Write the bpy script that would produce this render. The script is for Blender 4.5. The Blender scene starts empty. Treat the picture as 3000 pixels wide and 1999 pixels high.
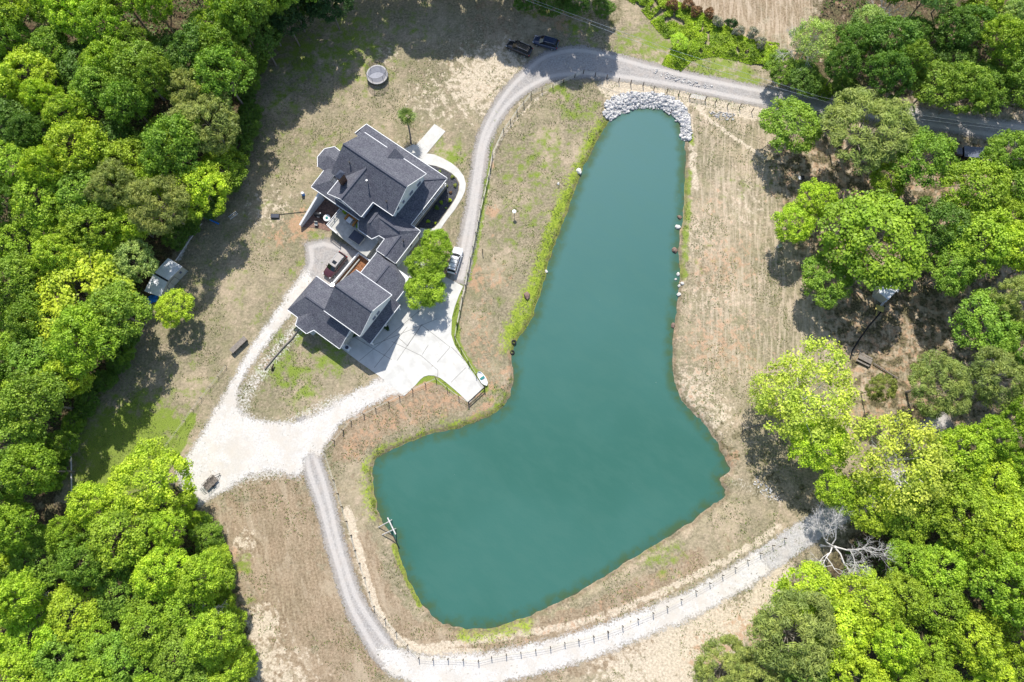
import bpy, math, random
import numpy as np
from mathutils import Vector
from mathutils.geometry import tessellate_polygon
C = bpy.context.scene.collection
rad = math.radians
# ---------------- camera, world, sun, exposure ----------------
CH, CF, CT = 123.0, 2100.0, rad(12.1)
cd = bpy.data.cameras.new('camera'); cam = bpy.data.objects.new('camera', cd); C.objects.link(cam)
cam.location = (0, 0, CH); cam.rotation_euler = (CT, 0, 0)
cd.sensor_width = 36; cd.lens = 36*CF/3000; cd.clip_start = 1; cd.clip_end = 6000
bpy.context.scene.camera = cam
SUN_EL, SUN_AZ = 50.0, -5.5          # azimuth from +Y, clockwise
w = bpy.data.worlds.new('World'); bpy.context.scene.world = w; w.use_nodes = True
nt = w.node_tree; nt.nodes.clear()
sky = nt.nodes.new('ShaderNodeTexSky'); sky.sky_type = 'NISHITA'; sky.sun_disc = False
sky.sun_elevation = rad(SUN_EL); sky.sun_rotation = rad(SUN_AZ)
bg = nt.nodes.new('ShaderNodeBackground'); bg.inputs[1].default_value = 0.15
wo = nt.nodes.new('ShaderNodeOutputWorld')
nt.links.new(sky.outputs[0], bg.inputs[0]); nt.links.new(bg.outputs[0], wo.inputs[0])
sl = bpy.data.lights.new('sun', 'SUN'); sl.energy = 5.0; sl.angle = rad(0.53); sl.color = (1, .95, .87)
so = bpy.data.objects.new('sun', sl); C.objects.link(so)
sd = Vector((math.sin(rad(SUN_AZ))*math.cos(rad(SUN_EL)), math.cos(rad(SUN_AZ))*math.cos(rad(SUN_EL)), math.sin(rad(SUN_EL))))
so.rotation_euler = sd.to_track_quat('Z', 'Y').to_euler(); so.location = sd*300
vs = bpy.context.scene.view_settings; vs.view_transform = 'Standard'; vs.look = 'None'; vs.exposure = 0.16; vs.gamma = 1
bpy.context.scene.cycles.max_bounces = 6
# ---------------- survey: photo pixel + height -> metres ----------------
_s, _c = math.sin(CT), math.cos(CT)
def S(u, v, z=0.0):
    k = 999.5-v
    dx, dy, dz = u-1500, _s*CF+_c*k, -_c*CF+_s*k
    t = (z-CH)/dz
    return Vector((dx*t, dy*t, z))
def D(x, y, z=0.0): return S(x*1.275, y*1.275, z)
def crop(ox, oy, sc): return lambda x, y, z=0.0: S(ox+x/sc, oy+y/sc, z)
z1, z2, z3, z4 = crop(800,300,3.92), crop(800,650,3.92), crop(1000,950,3.92), crop(600,950,3.92)
zT, zU, zV = crop(1400,0,3.92), crop(1900,0,3.92), crop(2400,0,3.92)
zM, zL, zK = crop(1300,450,2.941), crop(0,1000,2.6133), crop(0,500,2.6133)
zS, zQ, zR = crop(900,1399,2.6133), crop(1700,1399,2.6133), crop(2100,900,2.6133)
# ---------------- materials ----------------
def lum(c, k): return (c[0]*k, c[1]*k, c[2]*k, 1)
class NT:
    def __init__(s, name):
        s.m = bpy.data.materials.new(name); s.m.use_nodes = True; s.t = s.m.node_tree; s.t.nodes.clear()
        s.out = s.t.nodes.new('ShaderNodeOutputMaterial'); s.co = s.t.nodes.new('ShaderNodeTexCoord').outputs['Object']
    def n(s, typ, *ins, **kw):
        nd = s.t.nodes.new('ShaderNode'+typ)
        for k, v in kw.items(): setattr(nd, k, v)
        for i, v in enumerate(ins):
            if v is None: continue
            s.put(nd.inputs[i], v)
        return nd
    def put(s, sock, v):
        if hasattr(v, 'is_output') or isinstance(v, bpy.types.NodeSocket): s.t.links.new(v, sock)
        else: sock.default_value = v
    def noise(s, scale, det=3, rough=.6, co=None, dist=0):
        nd = s.t.nodes.new('ShaderNodeTexNoise'); s.put(nd.inputs['Vector'], co or s.co)
        nd.inputs['Scale'].default_value = scale; nd.inputs['Detail'].default_value = det
        nd.inputs['Roughness'].default_value = rough; nd.inputs['Distortion'].default_value = dist
        return nd.outputs[0]
    def math(s, op, a, b=0.0, c=0.0):
        nd = s.t.nodes.new('ShaderNodeMath'); nd.operation = op
        s.put(nd.inputs[0], a); s.put(nd.inputs[1], b); s.put(nd.inputs[2], c); return nd.outputs[0]
    def step(s, v, lo, hi):
        nd = s.t.nodes.new('ShaderNodeMapRange'); nd.interpolation_type = 'SMOOTHSTEP'
        s.put(nd.inputs[0], v); nd.inputs[1].default_value = lo; nd.inputs[2].default_value = hi; return nd.outputs[0]
    def mix(s, f, a, b, mode='MIX'):
        nd = s.t.nodes.new('ShaderNodeMixRGB'); nd.blend_type = mode
        s.put(nd.inputs[0], f)
        for i, v in ((1, a), (2, b)): s.put(nd.inputs[i], (*v, 1) if isinstance(v, tuple) and len(v) == 3 else v)
        return nd.outputs[0]
    def attr(s, name):
        nd = s.t.nodes.new('ShaderNodeAttribute'); nd.attribute_name = name; return nd
    def mapping(s, scale=(1,1,1), rot=0):
        n0 = s.t.nodes.new('ShaderNodeMapping'); s.put(n0.inputs[0], s.co); n0.inputs['Rotation'].default_value = (0, 0, rot)
        nd = s.t.nodes.new('ShaderNodeMapping'); s.put(nd.inputs[0], n0.outputs[0])
        nd.inputs['Scale'].default_value = scale; return nd.outputs[0]
    def bsdf(s, col, rough=.8, metal=0.0, spec=.3, bump=None, bs=.3, bd=.05, coat=0):
        b = s.t.nodes.new('ShaderNodeBsdfPrincipled')
        s.put(b.inputs['Base Color'], (*col, 1) if isinstance(col, tuple) and len(col) == 3 else col)
        s.put(b.inputs['Roughness'], rough); b.inputs['Metallic'].default_value = metal
        b.inputs['Specular IOR Level'].default_value = spec; b.inputs['Coat Weight'].default_value = coat
        if bump is not None:
            bn = s.t.nodes.new('ShaderNodeBump'); bn.inputs['Strength'].default_value = bs; bn.inputs['Distance'].default_value = bd
            s.put(bn.inputs['Height'], bump); s.t.links.new(bn.outputs[0], b.inputs['Normal'])
        return b.outputs[0]
    def fin(s, sh): s.t.links.new(sh, s.out.inputs[0]); return s.m
def simple(name, col, rough=.75, var=.25, scale=3.0, metal=0.0, spec=.3, bs=.2, coat=0):
    k = NT(name); n = k.noise(scale, 5, .65)
    c = k.mix(k.step(n, .3, .7), tuple(x*(1-var) for x in col), tuple(min(1, x*(1+var)) for x in col))
    return k.fin(k.bsdf(c, rough, metal, spec, n, bs, .02, coat))
M = {}
def mk_mats():
    M['white'] = simple('white_paint', (.78,.79,.80), .5, .06, 1.5)
    M['siding'] = simple('white_siding', (.72,.74,.76), .6, .07, .8)
    M['glass'] = simple('dark_glass', (.085,.105,.18), .35, .15, .5, 0, .4)  # blue pane tone carries the reflected sky in its colour
    M['carglass'] = simple('tinted_glass', (.012,.016,.02), .05, .2, 1, 0, .7)
    M['concrete_slab'] = simple('patio_concrete', (.50,.49,.45), .85, .16, 1.2)
    M['brick'] = simple('brick_brown', (.16,.09,.06), .85, .4, 5)
    M['brickpave'] = simple('brick_paving', (.22,.135,.105), .85, .35, 3)
    M['bark'] = simple('bark', (.24,.21,.18), .9, .35, 4)
    M['greybark'] = simple('bleached_wood', (.66,.63,.60), .9, .2, 4)
    M['wood'] = simple('weathered_wood', (.24,.21,.18), .85, .3, 6)
    M['post'] = simple('dark_post_wood', (.06,.045,.035), .9, .3, 6)
    M['teak'] = simple('orange_wood', (.50,.24,.07), .6, .25, 4)
    M['wire'] = simple('fence_wire', (.62,.58,.48), .6, .1, 4, .0)
    M['black'] = simple('black_plastic', (.015,.016,.02), .5, .2, 4)
    M['rubber'] = simple('tyre_rubber', (.02,.02,.022), .8, .2, 6)
    M['metal'] = simple('galvanised_metal', (.55,.57,.60), .35, .15, 1.2, .8)
    M['chrome'] = simple('polished_metal', (.9,.9,.9), .12, .02, 1, 1.0)
    M['tin'] = simple('painted_tin_roof', (.80,.82,.86), .45, .12, .7, .1)
    M['mat_grey'] = simple('grey_cover', (.16,.18,.24), .5, .15, 1)
    M['beige'] = simple('beige_panel', (.42,.43,.40), .7, .08, .8)
    M['blue'] = simple('blue_tarp', (.03,.22,.72), .5, .25, 2)
    M['yellow'] = simple('yellow_board', (.55,.45,.14), .7, .2, 2)
    M['teal'] = simple('teal_plastic', (.02,.22,.20), .5, .2, 3)
    M['red'] = simple('red_lens', (.5,.01,.02), .2, .1, 3)
    M['lamp'] = simple('clear_lens', (.8,.82,.85), .15, .05, 3)
    M['mat_dark'] = simple('dark_cover', (.06,.07,.10), .6, .2, 2)
    M['pipe'] = simple('black_pipe', (.012,.012,.014), .5, .1, 3)
    M['rock'] = simple('pale_rock', (.62,.60,.56), .9, .3, 1.7, 0, .3, .5)
    M['rockdark'] = simple('brown_rock', (.22,.15,.12), .9, .3, 1.7, 0, .3, .5)
    for nme, c in (('paint_white', (.85,.86,.88)), ('paint_black', (.012,.015,.024)), ('paint_navy', (.035,.05,.10)), ('paint_maroon', (.075,.022,.027))):
        M[nme] = simple(nme, c, .22, .04, 1, 0, .5, .02, .8)
    M['paint_tan'] = simple('paint_greige', (.40,.37,.34), .35, .05, 1, 0, .5, .02, .5)
    # mulch
    k = NT('mulch'); n = k.noise(4, 6, .75); M['mulch'] = k.fin(k.bsdf(k.mix(k.step(n,.35,.7), (.035,.036,.045), (.12,.12,.13)), .95, bump=n, bs=.8))
    k = NT('orange_mulch'); n = k.noise(5, 6, .75); M['omulch'] = k.fin(k.bsdf(k.mix(k.step(n,.35,.7), (.12,.05,.025), (.40,.19,.09)), .95, bump=n, bs=.8))
    # shingles
    k = NT('roof_shingles'); n = k.noise(4.5, 5, .85); n2 = k.noise(.8, 3, .6)
    wv = k.t.nodes.new('ShaderNodeTexWave'); wv.bands_direction = 'Z'; wv.inputs['Scale'].default_value = 1.6; wv.inputs['Distortion'].default_value = .6
    k.put(wv.inputs['Vector'], k.co)
    c = k.mix(k.step(n,.3,.72), (.05,.056,.072), (.225,.23,.262))
    c = k.mix(k.step(n2,.35,.65), c, k.mix(1.0, c, (.82,.80,.84), 'MULTIPLY'))
    c = k.mix(k.math('MULTIPLY', wv.outputs[1], .22), c, (.06,.065,.08))
    M['shingle'] = k.fin(k.bsdf(c, .9, 0, .15, n, .5, .03))
    # leaves
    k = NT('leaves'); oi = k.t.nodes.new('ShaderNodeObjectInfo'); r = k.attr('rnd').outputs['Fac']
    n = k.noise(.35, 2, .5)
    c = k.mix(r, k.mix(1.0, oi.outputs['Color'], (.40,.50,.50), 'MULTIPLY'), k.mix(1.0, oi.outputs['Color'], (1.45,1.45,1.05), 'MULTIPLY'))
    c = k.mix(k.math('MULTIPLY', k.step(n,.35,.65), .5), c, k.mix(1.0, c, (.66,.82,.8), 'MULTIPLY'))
    b = k.bsdf(c, .55, 0, .35); tr = k.n('BsdfTranslucent', k.mix(1.0, c, (1.1,1.15,.5), 'MULTIPLY'))
    mx = k.n('MixShader', .30, b, tr.outputs[0]); M['leaf'] = k.fin(mx.outputs[0])
mk_mats()
# ---------------- mesh helpers ----------------
def tag(o, label=None, cat=None, group=None, kind=None):
    if label: o['label'] = label
    if cat: o['category'] = cat
    if group: o['group'] = group
    if kind: o['kind'] = kind
    return o
def empty(name, loc, rz=0.0, label=None, cat=None, group=None):
    o = bpy.data.objects.new(name, None); C.objects.link(o); o.location = loc; o.rotation_euler = (0,0,rz)
    o.empty_display_size = .3
    return tag(o, label, cat, group)
class MB:
    def __init__(s, off=(0,0,0)): s.v = []; s.f = []; s.mi = []; s.off = Vector(off)
    def add(s, vs_, fs, mi=0):
        b = len(s.v); s.v += [tuple(Vector(p)-s.off) for p in vs_]
        for f in fs: s.f.append([b+i for i in f]); s.mi.append(mi)
        return s
    def box(s, c, d, rz=0.0, taper=1.0, mi=0):
        cs, sn = math.cos(rz), math.sin(rz); out = []
        for z, k in ((-.5, 1), (.5, taper)):
            for x, y in ((-.5,-.5), (.5,-.5), (.5,.5), (-.5,.5)):
                X, Y = x*d[0]*k, y*d[1]*k
                out.append((c[0]+X*cs-Y*sn, c[1]+X*sn+Y*cs, c[2]+z*d[2]))
        return s.add(out, [(0,3,2,1),(4,5,6,7),(0,1,5,4),(1,2,6,5),(2,3,7,6),(3,0,4,7)], mi)
    def beam(s, a, b, wd, ht=None, mi=0):
        a, b = Vector(a), Vector(b); d = (b-a).normalized(); ht = ht or wd
        side = d.cross(Vector((0,0,1)));
        if side.length < 1e-3: side = Vector((1,0,0))
        side.normalize(); up = side.cross(d)
        out = [p+side*x*wd/2+up*y*ht/2 for p in (a, b) for x, y in ((-1,-1),(1,-1),(1,1),(-1,1))]
        return s.add(out, [(0,3,2,1),(4,5,6,7),(0,1,5,4),(1,2,6,5),(2,3,7,6),(3,0,4,7)], mi)
    def tube(s, pts, rs, n=6, cap=True, mi=0):
        pts = [Vector(p) for p in pts]
        if not hasattr(rs, '__len__'): rs = [rs]*len(pts)
        out = []; fs = []
        for i, p in enumerate(pts):
            d = (pts[min(i+1, len(pts)-1)]-pts[max(i-1, 0)]).normalized()
            a = d.cross(Vector((0,0,1)))
            if a.length < .05: a = d.cross(Vector((1,0,0)))
            a.normalize(); b = a.cross(d)
            for j in range(n):
                t = 2*math.pi*j/n; out.append(p+(a*math.cos(t)+b*math.sin(t))*rs[i])
        for i in range(len(pts)-1):
            for j in range(n): fs.append((i*n+j, i*n+(j+1)%n, (i+1)*n+(j+1)%n, (i+1)*n+j))
        if cap: fs += [tuple(range(n))[::-1], tuple((len(pts)-1)*n+j for j in range(n))]
        return s.add(out, fs, mi)
    def lathe(s, c, prof, n=20, mi=0):
        out = []; fs = []
        for r, z in prof:
            for j in range(n):
                t = 2*math.pi*j/n; out.append((c[0]+r*math.cos(t), c[1]+r*math.sin(t), c[2]+z))
        for i in range(len(prof)-1):
            for j in range(n): fs.append((i*n+j, i*n+(j+1)%n, (i+1)*n+(j+1)%n, (i+1)*n+j))
        fs += [tuple(range(n))[::-1], tuple((len(prof)-1)*n+j for j in range(n))]
        return s.add(out, fs, mi)
    def slab(s, pts, th=.2, mi_top=0, mi_side=1):
        pts = [Vector(p) for p in pts]; n = len(pts)
        nz = sum(((pts[i]-pts[0]).cross(pts[(i+1)%n]-pts[0]) for i in range(1, n)), Vector()).z
        if nz < 0: pts = pts[::-1]
        tris = tessellate_polygon([[Vector((p.x, p.y, 0)) for p in pts]])
        ft = []
        for t in tris:
            a, b, c = (pts[i] for i in t)
            ft.append(tuple(t) if (b-a).cross(c-a).z > 0 else tuple(t)[::-1])
        s.add(pts, ft, mi_top)
        low = [p-Vector((0,0,th)) for p in pts]
        s.add(list(pts)+low, [(i, i+n, (i+1)%n+n, (i+1)%n) for i in range(n)], mi_side)
        s.add(low, [t[::-1] for t in ft], mi_side)
        return s
    def prism(s, poly, z0, z1_, mi=0):
        return s.slab([(p[0], p[1], z1_) for p in poly], z1_-z0, mi, mi)
    def build(s, name, mats, parent=None, smooth=False, bevel=0):
        me = bpy.data.meshes.new(name); me.from_pydata(s.v, [], s.f)
        if not isinstance(mats, (list, tuple)): mats = [mats]
        for m in mats: me.materials.append(m)
        me.polygons.foreach_set('material_index', [min(i, len(mats)-1) for i in s.mi])
        if smooth: me.polygons.foreach_set('use_smooth', [True]*len(s.f))
        me.update()
        o = bpy.data.objects.new(name, me); C.objects.link(o)
        if parent: o.parent = parent
        if bevel:
            b = o.modifiers.new('bevel', 'BEVEL'); b.width = bevel; b.segments = 2; b.limit_method = 'ANGLE'
        return o
def mesh_np(name, v, q, mat, rnd=None, attrs=None):
    me = bpy.data.meshes.new(name); n = len(q); k = q.shape[1]
    me.vertices.add(len(v)); me.vertices.foreach_set('co', v.astype(np.float32).ravel())
    me.loops.add(n*k); me.loops.foreach_set('vertex_index', q.astype(np.int32).ravel())
    me.polygons.add(n); me.polygons.foreach_set('loop_start', (np.arange(n)*k).astype(np.int32))
    me.polygons.foreach_set('loop_total', np.full(n, k, np.int32))
    me.update(calc_edges=True); me.materials.append(mat)
    if rnd is not None:
        a = me.attributes.new('rnd', 'FLOAT', 'POINT'); a.data.foreach_set('value', rnd.astype(np.float32))
    for nm, arr in (attrs or {}).items():
        if arr.ndim == 1: a = me.attributes.new(nm, 'FLOAT', 'POINT'); a.data.foreach_set('value', arr.astype(np.float32))
        else: a = me.attributes.new(nm, 'FLOAT_COLOR', 'POINT'); a.data.foreach_set('color', arr.astype(np.float32).ravel())
    return me
def spline(pts, sub=5, closed=False):
    P = [np.array(p, float) for p in pts]; n = len(P); out = []
    rng = range(n) if closed else range(n-1)
    for i in rng:
        if closed: a, b, c, d = P[i-1], P[i], P[(i+1)%n], P[(i+2)%n]
        else: a, b, c, d = P[max(i-1,0)], P[i], P[i+1], P[min(i+2,n-1)]
        for j in range(sub):
            t = j/sub
            out.append(.5*((2*b)+(-a+c)*t+(2*a-5*b+4*c-d)*t*t+(-a+3*b-3*c+d)*t**3))
    if not closed: out.append(P[-1])
    return out
def polyW(pts, z=0.0): return np.array([D(p[0], p[1], z)[:2] for p in pts])
def seg_dist(pts, poly, closed=True):
    d = np.full(len(pts), 1e9); n = len(poly)
    for i in range(n if closed else n-1):
        a, b = poly[i], poly[(i+1)%n]; ab = b-a; L = (ab**2).sum()+1e-12
        t = np.clip(((pts-a)@ab)/L, 0, 1); q = a+t[:,None]*ab-pts
        d = np.minimum(d, q[:,0]**2+q[:,1]**2)
    return np.sqrt(d)
def inside(pts, poly):
    r = np.zeros(len(pts), bool); n = len(poly); x, y = pts[:,0], pts[:,1]
    for i in range(n):
        (x0, y0), (x1, y1) = poly[i], poly[(i+1)%n]
        c = ((y0 > y) != (y1 > y)) & (x < (x1-x0)*(y-y0)/((y1-y0) or 1e-9)+x0); r ^= c
    return r
def sdist(pts, poly): return np.where(inside(pts, poly), 1, -1)*seg_dist(pts, poly)
# ---------------- pond outline and terrain ----------------
WZ = -0.5
SHORE = [(1450,243),(1480,240),(1515,245),(1540,258),(1560,278),(1572,305),(1576,340),(1574,390),(1573,440),(1570,500),(1563,540),(1561,575),(1563,620),(1560,660),(1557,700),(1552,740),(1547,780),(1546,830),(1552,880),(1568,920),(1595,950),(1620,975),(1640,1005),(1658,1035),(1672,1065),(1678,1084),(1660,1095),(1655,1108),(1668,1128),(1665,1140),(1640,1160),(1600,1190),(1550,1225),(1500,1258),(1440,1290),(1400,1318),(1340,1355),(1280,1385),(1220,1415),(1160,1435),(1100,1445),(1050,1442),(1010,1428),(975,1395),(950,1355),(930,1310),(912,1262),(905,1235),(880,1200),(868,1170),(858,1130),(855,1090),(860,1060),(875,1045),(910,1030),(950,1012),(1000,995),(1050,985),(1090,970),(1125,955),(1150,940),(1165,920),(1175,890),(1178,850),(1175,820),(1185,790),(1200,765),(1220,735),(1235,690),(1250,650),(1262,600),(1275,560),(1290,520),(1305,480),(1318,440),(1335,395),(1350,365),(1370,325),(1395,285),(1415,260)]
rs_ = np.random.RandomState(3)
pond = np.array([D(x, y, WZ)[:2] for x, y in spline(SHORE, 4, True)])
pond = pond + rs_.normal(0, .10, pond.shape)
def heights(pts):
    s = -sdist(pts, pond)     # positive outside
    z = np.where(s > 0, WZ+np.clip(s/1.5, 0, 1)**.6*(-WZ), WZ+np.maximum(s*.45, -2.0))
    return z, s
def gh(x, y):
    return float(heights(np.array([[x, y]]))[0][0])
ax_ = lambda lo, hi, st, far: np.concatenate([-np.geomspace(far, abs(lo)+4, 9), np.arange(lo, hi+st/2, st), np.geomspace(hi+4, far, 9)])
gx, gy = ax_(-104, 104, .4, 2500), ax_(-36, 100, .4, 2500)
X, Y = np.meshgrid(gx, gy); P2 = np.stack([X.ravel(), Y.ravel()], 1)
core = (np.abs(P2[:,0]) < 106) & (P2[:,1] > -40) & (P2[:,1] < 106)
Zg = np.zeros(len(P2)); sp = np.full(len(P2), 50.0)
zz, ss = heights(P2[core]); Zg[core] = zz; sp[core] = ss
nx, ny = len(gx), len(gy)
idx = np.arange(nx*ny).reshape(ny, nx)
quads = np.stack([idx[:-1,:-1].ravel(), idx[:-1,1:].ravel(), idx[1:,1:].ravel(), idx[1:,:-1].ravel()], 1)
pc = P2[core]
def blobs(lst):
    m = np.zeros(len(pc))
    for x, y, r, st in lst:
        q = D(x, y); d2 = (pc[:,0]-q.x)**2+(pc[:,1]-q.y)**2; m = np.maximum(m, st*np.exp(-d2/(r*r)))
    return m
def lines(lst):
    m = np.zeros(len(pc))
    for pts, wd, st in lst:
        d = seg_dist(pc, polyW(spline(pts, 3)), False); m = np.maximum(m, st*np.clip(1.5-d/wd, 0, 1))
    return m
def areas(lst, soft=2.0):
    m = np.zeros(len(pc))
    for pts, st in lst: m = np.maximum(m, st*np.clip(sdist(pc, polyW(pts))/soft+.5, 0, 1))
    return m
WOOD_L = [(-150,-80),(760,-80),(730,0),(670,40),(620,80),(590,150),(570,220),(560,330),(540,420),(490,470),(440,520),(400,580),(360,640),(320,740),(290,800),(230,880),(175,960),(140,1020),(130,1160),(-150,1200)]
WOOD_BL = [(-150,1150),(160,1160),(270,1140),(400,1120),(450,1170),(500,1220),(525,1290),(535,1360),(570,1480),(580,1640),(-150,1640)]
WOOD_BR = [(1990,1150),(2150,1040),(2500,960),(2500,1640),(1600,1640),(1620,1550),(1730,1500),(1780,1420),(1830,1340),(1900,1290),(1960,1210)]
WOOD_TR = [(1800,150),(1850,60),(1900,-60),(2500,-60),(2500,280),(2200,245),(2050,225),(1900,200),(1800,190)]
WOOD_R = [(1750,330),(1900,290),(2500,320),(2500,960),(2150,1000),(1980,960),(1900,800),(1830,620),(1780,480)]
G1 = blobs([(290,1030,10,1.0),(350,1000,7,.9),(230,1100,6,.9),(500,640,12,.3),(620,700,0.1,0),(560,560,9,.28),(430,900,8,.35),(820,260,7,.25),(700,330,10,.3),(600,500,8,.28),(450,830,6,.3),(760,470,5,.3),(1150,700,4,.3),(1240,360,9,.45),(1200,500,8,.4),(1640,600,9,.22),(1700,420,6,.3),(300,1000,9,.85),(250,1070,8,.8),(340,950,6,.6),(650,230,7,.45),(800,110,12,.55),(700,130,9,.6),(950,60,10,.35),(620,320,4,.35),(660,850,6,.6),(700,900,5,.5),(740,830,4,.4),(860,205,3,.4),(760,330,5,.4),(620,400,5,.25),(1230,450,6,.4),(1210,400,7,.45),(1260,330,7,.4),(1330,260,6,.5),(1180,560,6,.35),(1290,210,4,.5),(560,1300,2.5,.6),(575,1380,2.5,.4),(730,560,3,.6),(700,600,3,.4),(1040,360,4,.6),(1010,340,3,.5),(1440,110,6,.5),(1500,100,7,.6),(1640,160,7,.7),(1700,185,5,.7),(1530,1290,5,.5),(1490,1280,3,.5),(1300,1400,0,0),(870,300,4,.3),(400,860,6,.3),(1760,420,3,.3),(1180,870,3,.4),(1000,960,4,.3),(1150,920,3,.5),(700,760,5,.5),(760,820,5,.6),(640,780,3,.5),(1230,20,5,.4),(1330,70,6,.5),(1680,420,3,.3),(1600,600,2,.3)])
G1 = np.maximum(G1, lines([([(1140,255),(1125,330),(1115,420),(1095,560),(1075,640)],.7,.8),([(1050,660),(1042,720),(1047,790),(1080,850),(1110,890)],1.1,.9),([(440,960),(395,1060)],1.0,.9),([(700,590),(560,770)],1.0,.35),([(1580,390),(1580,470),(1570,640)],.9,.6),([(955,880),(990,868),(1060,905)],.6,.9),([(1000,1480),(1200,1515)],.4,.3)]))
G2 = lines([([(1393,300),(1350,390),(1310,470),(1280,550),(1250,640),(1218,710),(1185,780)],3.3,.56),([(1165,935),(1120,960),(1000,1000),(900,1035),(853,1065),(848,1130),(862,1180)],1.9,.42),([(905,1255),(930,1320),(965,1390)],.5,.7),([(1070,1455),(1130,1458),(1210,1435)],1.8,.42),([(1582,290),(1590,330)],.6,.6)])
OR = blobs([(1140,640,3.5,.45),(1105,780,3.5,.45),(1660,600,9,.42),(1650,780,10,.42),(1600,900,6,.3),(1640,480,6,.3),(1590,560,3,.3),(1160,860,3,.4),(1132,487,1.4,.8),(1128,380,.8,.7),(1133,540,.6,.6),(1095,650,2.4,.6),(1090,620,1.6,.7),(1100,720,4,.35),(690,520,3.5,.7),(700,492,2,.6),(640,545,3,.5),(1255,30,2.5,.6),(1290,60,2.5,.6),(1330,75,2,.4),(1680,1050,1.4,.9),(1790,430,5,.35),(1720,1450,5,.5),(1640,1520,5,.6),(2130,960,6,.6),(2000,960,5,.5),(2200,650,5,.5),(2180,700,3,.5),(1850,600,3,.4),(2340,640,4,.5),(1900,330,3,.4),(1840,330,3,.4),(1050,830,3,.4),(1060,990,2,.4),(1125,890,2,.5),(530,1310,2,.6),(540,1270,1.5,.5),(620,830,1.5,.4),(1260,640,0,0),(545,600,4,.2),(1150,810,4,.35),(960,300,3,.25),(1100,200,5,.2),(505,1330,1.5,.7)])
OR = np.maximum(OR, lines([([(900,915),(955,890),(995,880)],.9,.7),([(800,965),(860,930),(920,905)],.8,.45),([(1050,915),(960,940),(880,970),(810,1030)],2.6,.42),([(1100,760),(1110,830),(1140,890)],2.5,.35),([(1060,1480),(1250,1450),(1400,1390),(1560,1300)],2.0,.28),([(1060,905),(1110,900)],1.0,.7),([(1062,990),(1100,950),(1130,920)],.9,.6),([(1130,985),(1180,915)],.4,.4),([(1575,380),(1560,560),(1545,800)],.35,.35)]))
PA = blobs([(600,1440,4,.7),(590,1520,6,.6),(640,1560,7,.5),(1620,560,9,.4),(1640,700,12,.35),(1700,480,8,.35),(1600,900,7,.5),(1640,960,5,.5),(1100,190,9,.6),(1150,160,8,.6),(1000,230,8,.4),(940,350,5,.4),(620,480,6,.4),(1560,1510,9,.8),(1650,1450,7,.8),(1450,1555,8,.6),(1310,500,2,.5),(1530,250,0,0),(560,1250,3,.5),(880,130,4,.4)])
PA = np.maximum(PA, lines([([(800,1170),(830,1290),(880,1430),(960,1490),(1100,1500)],.7,.8),([(1400,200),(1500,208),(1600,228),(1740,255)],1.9,1.0),([(1600,245),(1650,290),(1760,365)],.35,.9),([(1500,150),(1560,178),(1630,195)],1.1,.8),([(1500,1535),(1700,1430),(1800,1320)],2.2,.9),([(1585,270),(1590,350),(1600,430)],.8,.5),([(960,1490),(1300,1440),(1500,1370),(1700,1270),(1790,1210)],.7,.6),([(1290,180),(1210,250),(1150,320),(1125,400),(1105,520),(1085,600),(1060,690)],.35,.5)]))
BR = blobs([(620,1250,14,.9),(700,1400,14,.9),(640,1160,9,.8),(780,1520,10,.9),(560,1180,4,.7),(1650,1260,6,.3),(1700,15,9,.9),(1800,20,8,.8),(1620,-10,6,.7),(1140,60,9,.5),(1050,120,6,.35),(900,1480,0,0),(960,330,4,.3),(1120,1475,4,.3),(1620,620,8,.45),(1640,820,6,.4),(1090,780,5,.35)])
BR = np.maximum(BR, lines([([(1050,905),(960,930),(880,960),(800,1020)],3.0,.95),([(830,1250),(880,1380),(960,1460),(1060,1485),(1200,1470),(1400,1400),(1600,1290)],2.3,.8),([(1070,1555),(1300,1545),(1500,1480)],1.3,.7)]))
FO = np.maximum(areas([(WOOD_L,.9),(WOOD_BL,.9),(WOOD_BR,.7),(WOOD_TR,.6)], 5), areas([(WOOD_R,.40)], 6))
OR = np.maximum(OR, areas([(WOOD_R,.42),(WOOD_BR,.35),(WOOD_TR,.42)], 7))
FO = np.maximum(FO, lines([([(1680,1010),(1740,1080),(1830,1150)],5,.28),([(1230,0),(1390,30)],5,.3)]))
GR = lines([([(470,1130),(560,1090),(640,1080)],1.8,.6),([(690,745),(620,830),(570,900),(560,960),(640,985),(700,960),(780,920)],1.6,.55),([(750,1060),(800,1260),(860,1400),(930,1500)],.8,.28),([(1540,175),(1610,200),(1680,215)],.9,.9),([(540,940),(480,1000),(420,1080)],.8,.4),([(1660,1085),(1720,1120),(1790,1150)],1.0,.35),([(410,600),(440,540)],.3,.8),([(740,255),(700,250)],.1,0)])
att = {}
for nm, chans in (('ma', (G1, G2, OR)), ('mb', (PA, BR, FO)), ('mc', (GR, np.clip(1-np.abs(sp[core]-.25)/.5, 0, 1), np.zeros(len(pc))))):
    a = np.zeros((len(P2), 4)); a[:,3] = 1
    for i, ch in enumerate(chans): a[core, i] = ch
    if nm == 'ma': a[~core, 0] = .5
    if nm == 'mb': a[~core, 2] = .6
    att[nm] = a
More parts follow.
